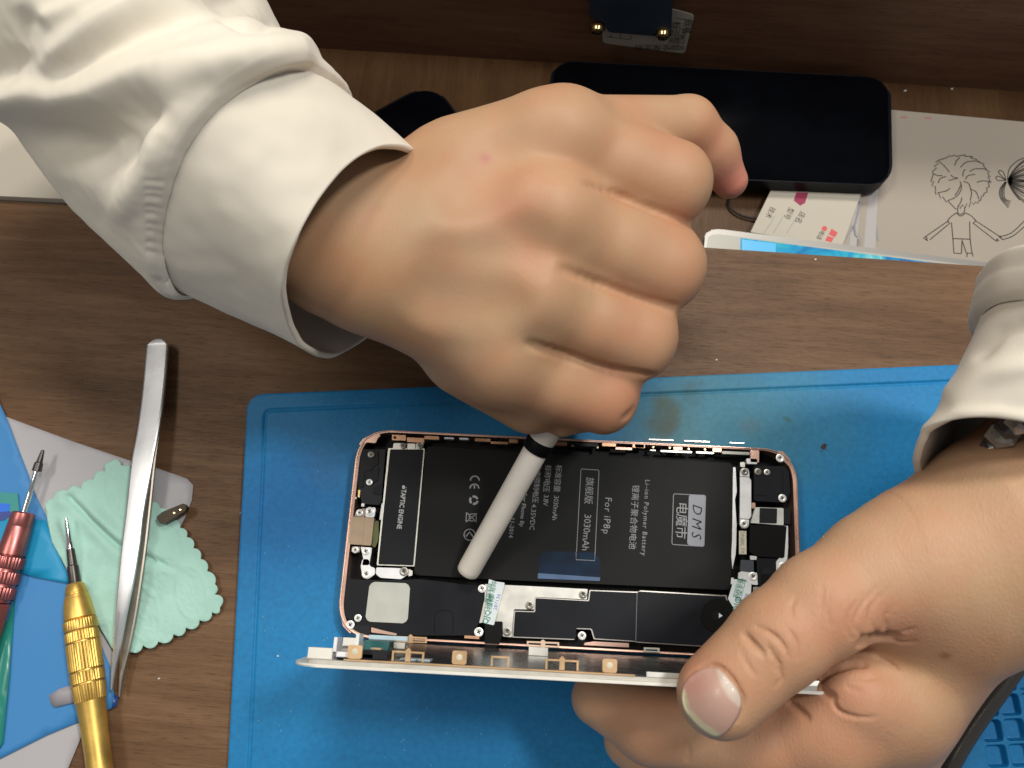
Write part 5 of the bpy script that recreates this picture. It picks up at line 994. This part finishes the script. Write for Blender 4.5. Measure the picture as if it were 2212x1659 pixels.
# smooth the heights a little so that the plate is one clean curve
Vn = np.array(Vn).reshape(rings_+1, nn, 3)
allp = Vn.reshape(-1, 3); X_ = np.c_[np.ones(len(allp)), allp[:, 0], allp[:, 1], allp[:, 0]**2, allp[:, 0]*allp[:, 1], allp[:, 1]**2]
allp0 = allp.copy(); mu = allp[:, :2].mean(0); xx, yy = allp[:, 0]-mu[0], allp[:, 1]-mu[1]
def basis(x, y): return np.c_[np.ones(len(x)), x, y, x*x, x*y, y*y]
ok_n = np.array(ok_n); ok_n &= (allp[:, 2] > allp[ok_n, 2].max()-6)
cf = np.linalg.lstsq(basis(xx[ok_n], yy[ok_n]), allp[ok_n, 2], rcond=None)[0]; zfit = basis(xx, yy)@cf; allp[:, 2] = np.where(ok_n, np.maximum(zfit, allp[:, 2]-.25), np.maximum(zfit, allp[ok_n, 2].max()-6.5))-.12
qs = proj(allp0); allp = np.array([P(q_[0], q_[1], z_) for q_, z_ in zip(qs, allp[:, 2])])
no = mesh('thumbnail', list(allp), Fn, m_nail, lh, True)
at = no.data.color_attributes.new('tint', 'FLOAT_COLOR', 'POINT'); at.data.foreach_set('color', np.c_[np.array(Cn), np.ones(len(Cn))].astype(np.float32).ravel())
md = no.modifiers.new('thickness', 'SOLIDIFY'); md.thickness = .0005; md.offset = -1

# ------------------------------------------------------------------ sleeves
def loft(name, loops, mat_, parent, rows=6, N=96, thick=0, disp=None, mats=None, relax=0):
    Ls = [np.array(crom(l, max(2, N//len(l)), True)) for l in loops]; Ls = [l[np.linspace(0, len(l)-1e-6, N, endpoint=False).astype(int)] for l in Ls]
    R = crom([l.ravel() for l in Ls], rows); R = np.array([r.reshape(N, 3) for r in R]); m = len(R)
    wgt = np.clip((np.arange(m)/rows-1.5)/2, 0, 1)[:, None, None]
    for _ in range(relax):
        A_ = (np.roll(R, 1, 1)+np.roll(R, -1, 1))/2; B_ = R.copy(); B_[1:-1] = (R[:-2]+R[2:])/2; R = R+(.5*(A_+B_)-R)*.8*wgt
    V = R.reshape(-1, 3)
    F = [(i*N+j, i*N+(j+1) % N, (i+1)*N+(j+1) % N, (i+1)*N+j) for i in range(m-1) for j in range(N)]
    if disp is not None:
        o = mesh('tmp', V, F, None); me = o.data; me.update(); nr = np.zeros(len(V)*3, np.float32); me.vertices.foreach_get('normal', nr); nr = nr.reshape(-1, 3); bpy.data.objects.remove(o)
        cen = np.repeat(R.mean(1), N, 0); sgn = np.sign(np.sum(nr*(V-cen), 1).mean()); nr = nr*sgn
        V = V+nr*disp(V, nr)[:, None]
    o = mesh(name, V, F, mats or mat_, parent, True)
    bm = bmesh.new(); bm.from_mesh(o.data); bmesh.ops.recalc_face_normals(bm, faces=bm.faces); bm.to_mesh(o.data); bm.free(); o.data.shade_smooth()
    if thick:
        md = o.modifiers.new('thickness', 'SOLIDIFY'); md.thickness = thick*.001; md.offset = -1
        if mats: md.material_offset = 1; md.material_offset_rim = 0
    return o
def fnoise(V, sc, seed=0): return np.array([noise.noise(Vector(v*sc+[seed, 0, 0])) for v in V])
# left cuff
rim = [P(*q) for q in [(925, 347, 86), (885, 316, 102), (820, 316, 114), (750, 358, 121), (690, 428, 124), (645, 508, 122), (617, 580, 115), (609, 640, 106), (622, 700, 92), (652, 750, 78), (690, 771, 66), (738, 764, 56), (830, 700, 48), (920, 590, 46), (975, 470, 54), (965, 390, 68)]]
seam = [P(*q) for q in [(756, 222, 92), (725, 184, 112), (670, 156, 127), (605, 150, 136), (535, 182, 139), (465, 238, 139), (415, 300, 136), (380, 370, 130), (358, 450, 121), (352, 530, 110), (362, 592, 99), (400, 633, 86), (500, 600, 60), (620, 480, 50), (720, 360, 54), (768, 275, 72)]]
midl = [a*.5+b*.5+(a*.5+b*.5-(np.mean(rim, 0)+np.mean(seam, 0))/2)*.02 for a, b in zip(rim, seam)]
def cuff_disp(V, nr): return .5*fnoise(V, .05)+.25*fnoise(V, .16, 3)
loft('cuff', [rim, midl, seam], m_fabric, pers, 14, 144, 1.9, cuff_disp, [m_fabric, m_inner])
sc_ = np.mean(seam, 0); axb = sc_-np.mean(rim, 0); axb /= np.linalg.norm(axb)
def grow(l, g, back):
    c_ = np.mean(l, 0); return [p+(p-c_)/np.linalg.norm(p-c_)*g+axb*back for p in l]
def ell(T_, B_, h, hb=None):
    T_, B_ = P(*T_), P(*B_); C_ = (T_+B_)/2; a = (T_-B_)/2; out = []
    n_ = np.cross(a, axb); n_ /= np.linalg.norm(n_); n_ = n_ if n_[2] > 0 else -n_
    for i in range(16):
        f = i*math.pi/11 if i < 12 else math.pi+(i-11)*math.pi/5
        s_ = math.sin(f); out.append(C_+a*math.cos(f)+n_*(h if s_ > 0 else (hb or h))*s_)
    return out
def simil(T_, B_, zs=1.0):
    T_, B_ = P(*T_), P(*B_); T0_, B0_ = seam[0], seam[11]; C_ = (T_+B_)/2; C0_ = (T0_+B0_)/2; a, b = (T_-B_)[:2], (T0_-B0_)[:2]
    k_ = np.linalg.norm(a)/np.linalg.norm(b); t_ = math.atan2(a[1], a[0])-math.atan2(b[1], b[0]); R_ = np.array([[math.cos(t_), -math.sin(t_), 0], [math.sin(t_), math.cos(t_), 0], [0, 0, zs/k_]])
    return [C_+k_*(R_@(p-C0_)) for p in seam]
ridges = [  # (pixels, amplitude mm, width px)
    ([(0, 212), (60, 198), (90, 180), (130, 125), (200, 65), (290, 15), (380, -30)], 3.2, 30),
    ([(20, 225), (100, 228), (190, 205), (300, 165), (430, 140), (560, 118), (640, 112)], 3.6, 40),
    ([(320, 290), (305, 350), (285, 410), (255, 452)], 1.6, 34),
    ([(60, 100), (72, 20), (90, -60)], 2.0, 26), ([(110, 38), (170, 15), (230, -20)], 1.5, 18)]
valleys = [([(110, 285), (180, 300), (250, 290), (300, 250)], -5.0, 52), ([(150, 335), (220, 355), (255, 345)], -3.0, 42), ([(110, 165), (200, 110), (300, 60), (420, 20), (520, -10)], -3.0, 30), ([(20, 150), (50, 100), (60, 50)], -2.5, 30),
           ([(575, 64), (530, 58), (490, 30)], -2.2, 16), ([(140, 420), (200, 470)], -1.0, 34)]
gath = [([(318, y_), (350, y_+6)], -.22, 5.5) for y_ in (388, 408, 424, 447, 463, 486, 502, 526, 545)]+[([(385-12*i, 590-0*i), (372-12*i, 610)], -.6, 3) for i in range(2)]
def body_disp(V, nr):
    q = proj(V); vis = np.clip((nr[:, 2]+.05)*3, 0, 1); d = .9*fnoise(V, .03, 1)+.35*fnoise(V, .09, 2)+.15*fnoise(V, .3, 2)
    for pts_, a, w_ in ridges+valleys+gath: d = d+a*np.exp(-(polyd(q, [np.array(p, float) for p in pts_])/w_)**2)*vis
    return d
loops = [grow(seam, .2, -.5), grow(seam, 2.4, .8), grow(seam, 3.4, 4), grow(seam, 2.8, 10), simil((690, 112, 100), (292, 580, 88)), simil((640, 80, 102), (205, 500, 86), 1.02), simil((590, 60, 104), (122, 388, 82), 1.05), simil((572, 28, 106), (66, 286, 82), 1.08), simil((540, -60, 106), (-30, 240, 84), 1.1), simil((480, -160, 106), (-130, 180, 86), 1.15), simil((400, -280, 106), (-280, 110, 88), 1.2)]
loft('sleeve', loops, m_fabric, pers, 16, 352, 0, body_disp, None, 170)
# stitched seam line
ribl = crom([p+(p-sc_)/np.linalg.norm(p-sc_)*.1-axb*1.2 for p in seam], 8, True)
# right sleeve (person's left arm)
rim2 = [P(*q) for q in [(1999, 1076, 66), (1983, 1048, 78), (1973, 1005, 90), (1976, 965, 99), (1992, 933, 106), (2040, 912, 113), (2110, 902, 119), (2180, 906, 122), (2250, 925, 123), (2330, 970, 117), (2460, 1070, 106), (2500, 1210, 84), (2450, 1330, 60), (2330, 1360, 44), (2180, 1280, 38), (2050, 1160, 50)]]
seam2 = [P(*q) for q in [(2112, 735, 78), (2112, 702, 92), (2124, 676, 106), (2155, 655, 118), (2205, 645, 127), (2265, 648, 134), (2330, 662, 137), (2400, 690, 137), (2460, 730, 131), (2560, 830, 120), (2600, 940, 100), (2560, 1050, 74), (2450, 1050, 56), (2330, 970, 46), (2220, 870, 48), (2145, 790, 62)]]
mid2 = [a*.5+b*.5 for a, b in zip(rim2, seam2)]
def cuff2(V, nr):
    q = proj(V); d = .6*fnoise(V, .05)+.25*fnoise(V, .15, 8)
    for pts_, a, w_ in (([(2120, 760), (2160, 720), (2212, 700)], -1.6, 16), ([(2060, 850), (2120, 810), (2212, 790)], 1.2, 24), ([(1995, 925), (2060, 895), (2150, 890), (2212, 900)], .8, 12)): d = d+a*np.exp(-(polyd(q, [np.array(p, float) for p in pts_])/w_)**2)
    return d
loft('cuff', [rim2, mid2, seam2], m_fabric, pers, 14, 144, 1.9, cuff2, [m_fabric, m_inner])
axb = np.mean(seam2, 0)-np.mean(rim2, 0); axb /= np.linalg.norm(axb)
def shift(l, dx, dy, s_): c_ = np.mean(l, 0); v = P(1106+dx, 829.5-dy, 0)-P(1106, 829.5, 0); return [c_+(p-c_)*s_+v for p in l]
loft('sleeve', [grow(seam2, .2, -.5), grow(seam2, 3.0, 1), grow(seam2, 4.4, 6), grow(seam2, 2.6, 12), shift(seam2, 120, -70, 1.06), shift(seam2, 260, -140, 1.12), shift(seam2, 460, -200, 1.2)], m_fabric, pers, 14, 144, 0, lambda V, nr: .8*fnoise(V, .04, 5)+.3*fnoise(V, .12, 6))
# bracelet
bc = thing('bracelet', 'bracelet of dark faceted glass beads on the wrist inside the cream cuff', 'bracelet', P(2170, 960, 90))
wc = P(2228, 1170, 88)
for i, (px, py, zz, r_, m_) in enumerate(((2140, 985, 96, 3.4, m_gem), (2152, 962, 101, 3.8, m_gem), (2166, 938, 106, 3.9, m_gem2), (2184, 920, 110, 3.6, m_gem), (2206, 910, 113, 3.6, m_gem2), (2232, 905, 115, 3.6, m_gem), (2262, 908, 116, 3.6, m_gem2), (2133, 1005, 90, 2.6, m_gem))):
    bm = bmesh.new(); bmesh.ops.create_icosphere(bm, subdivisions=1, radius=r_)
    for v in bm.verts: v.co = Vector((v.co.x*1.1, v.co.y, v.co.z*.9))+Vector(P(px, py, zz))
    bmobj('bead', bm, m_, bc)
tube('cord', [P(px, py, zz) for px, py, zz in ((2120, 1030, 82), (2133, 1003, 90), (2152, 962, 100), (2184, 920, 109), (2232, 905, 114), (2290, 915, 116))], .6, m_gunmetal, bc, 8, 5)
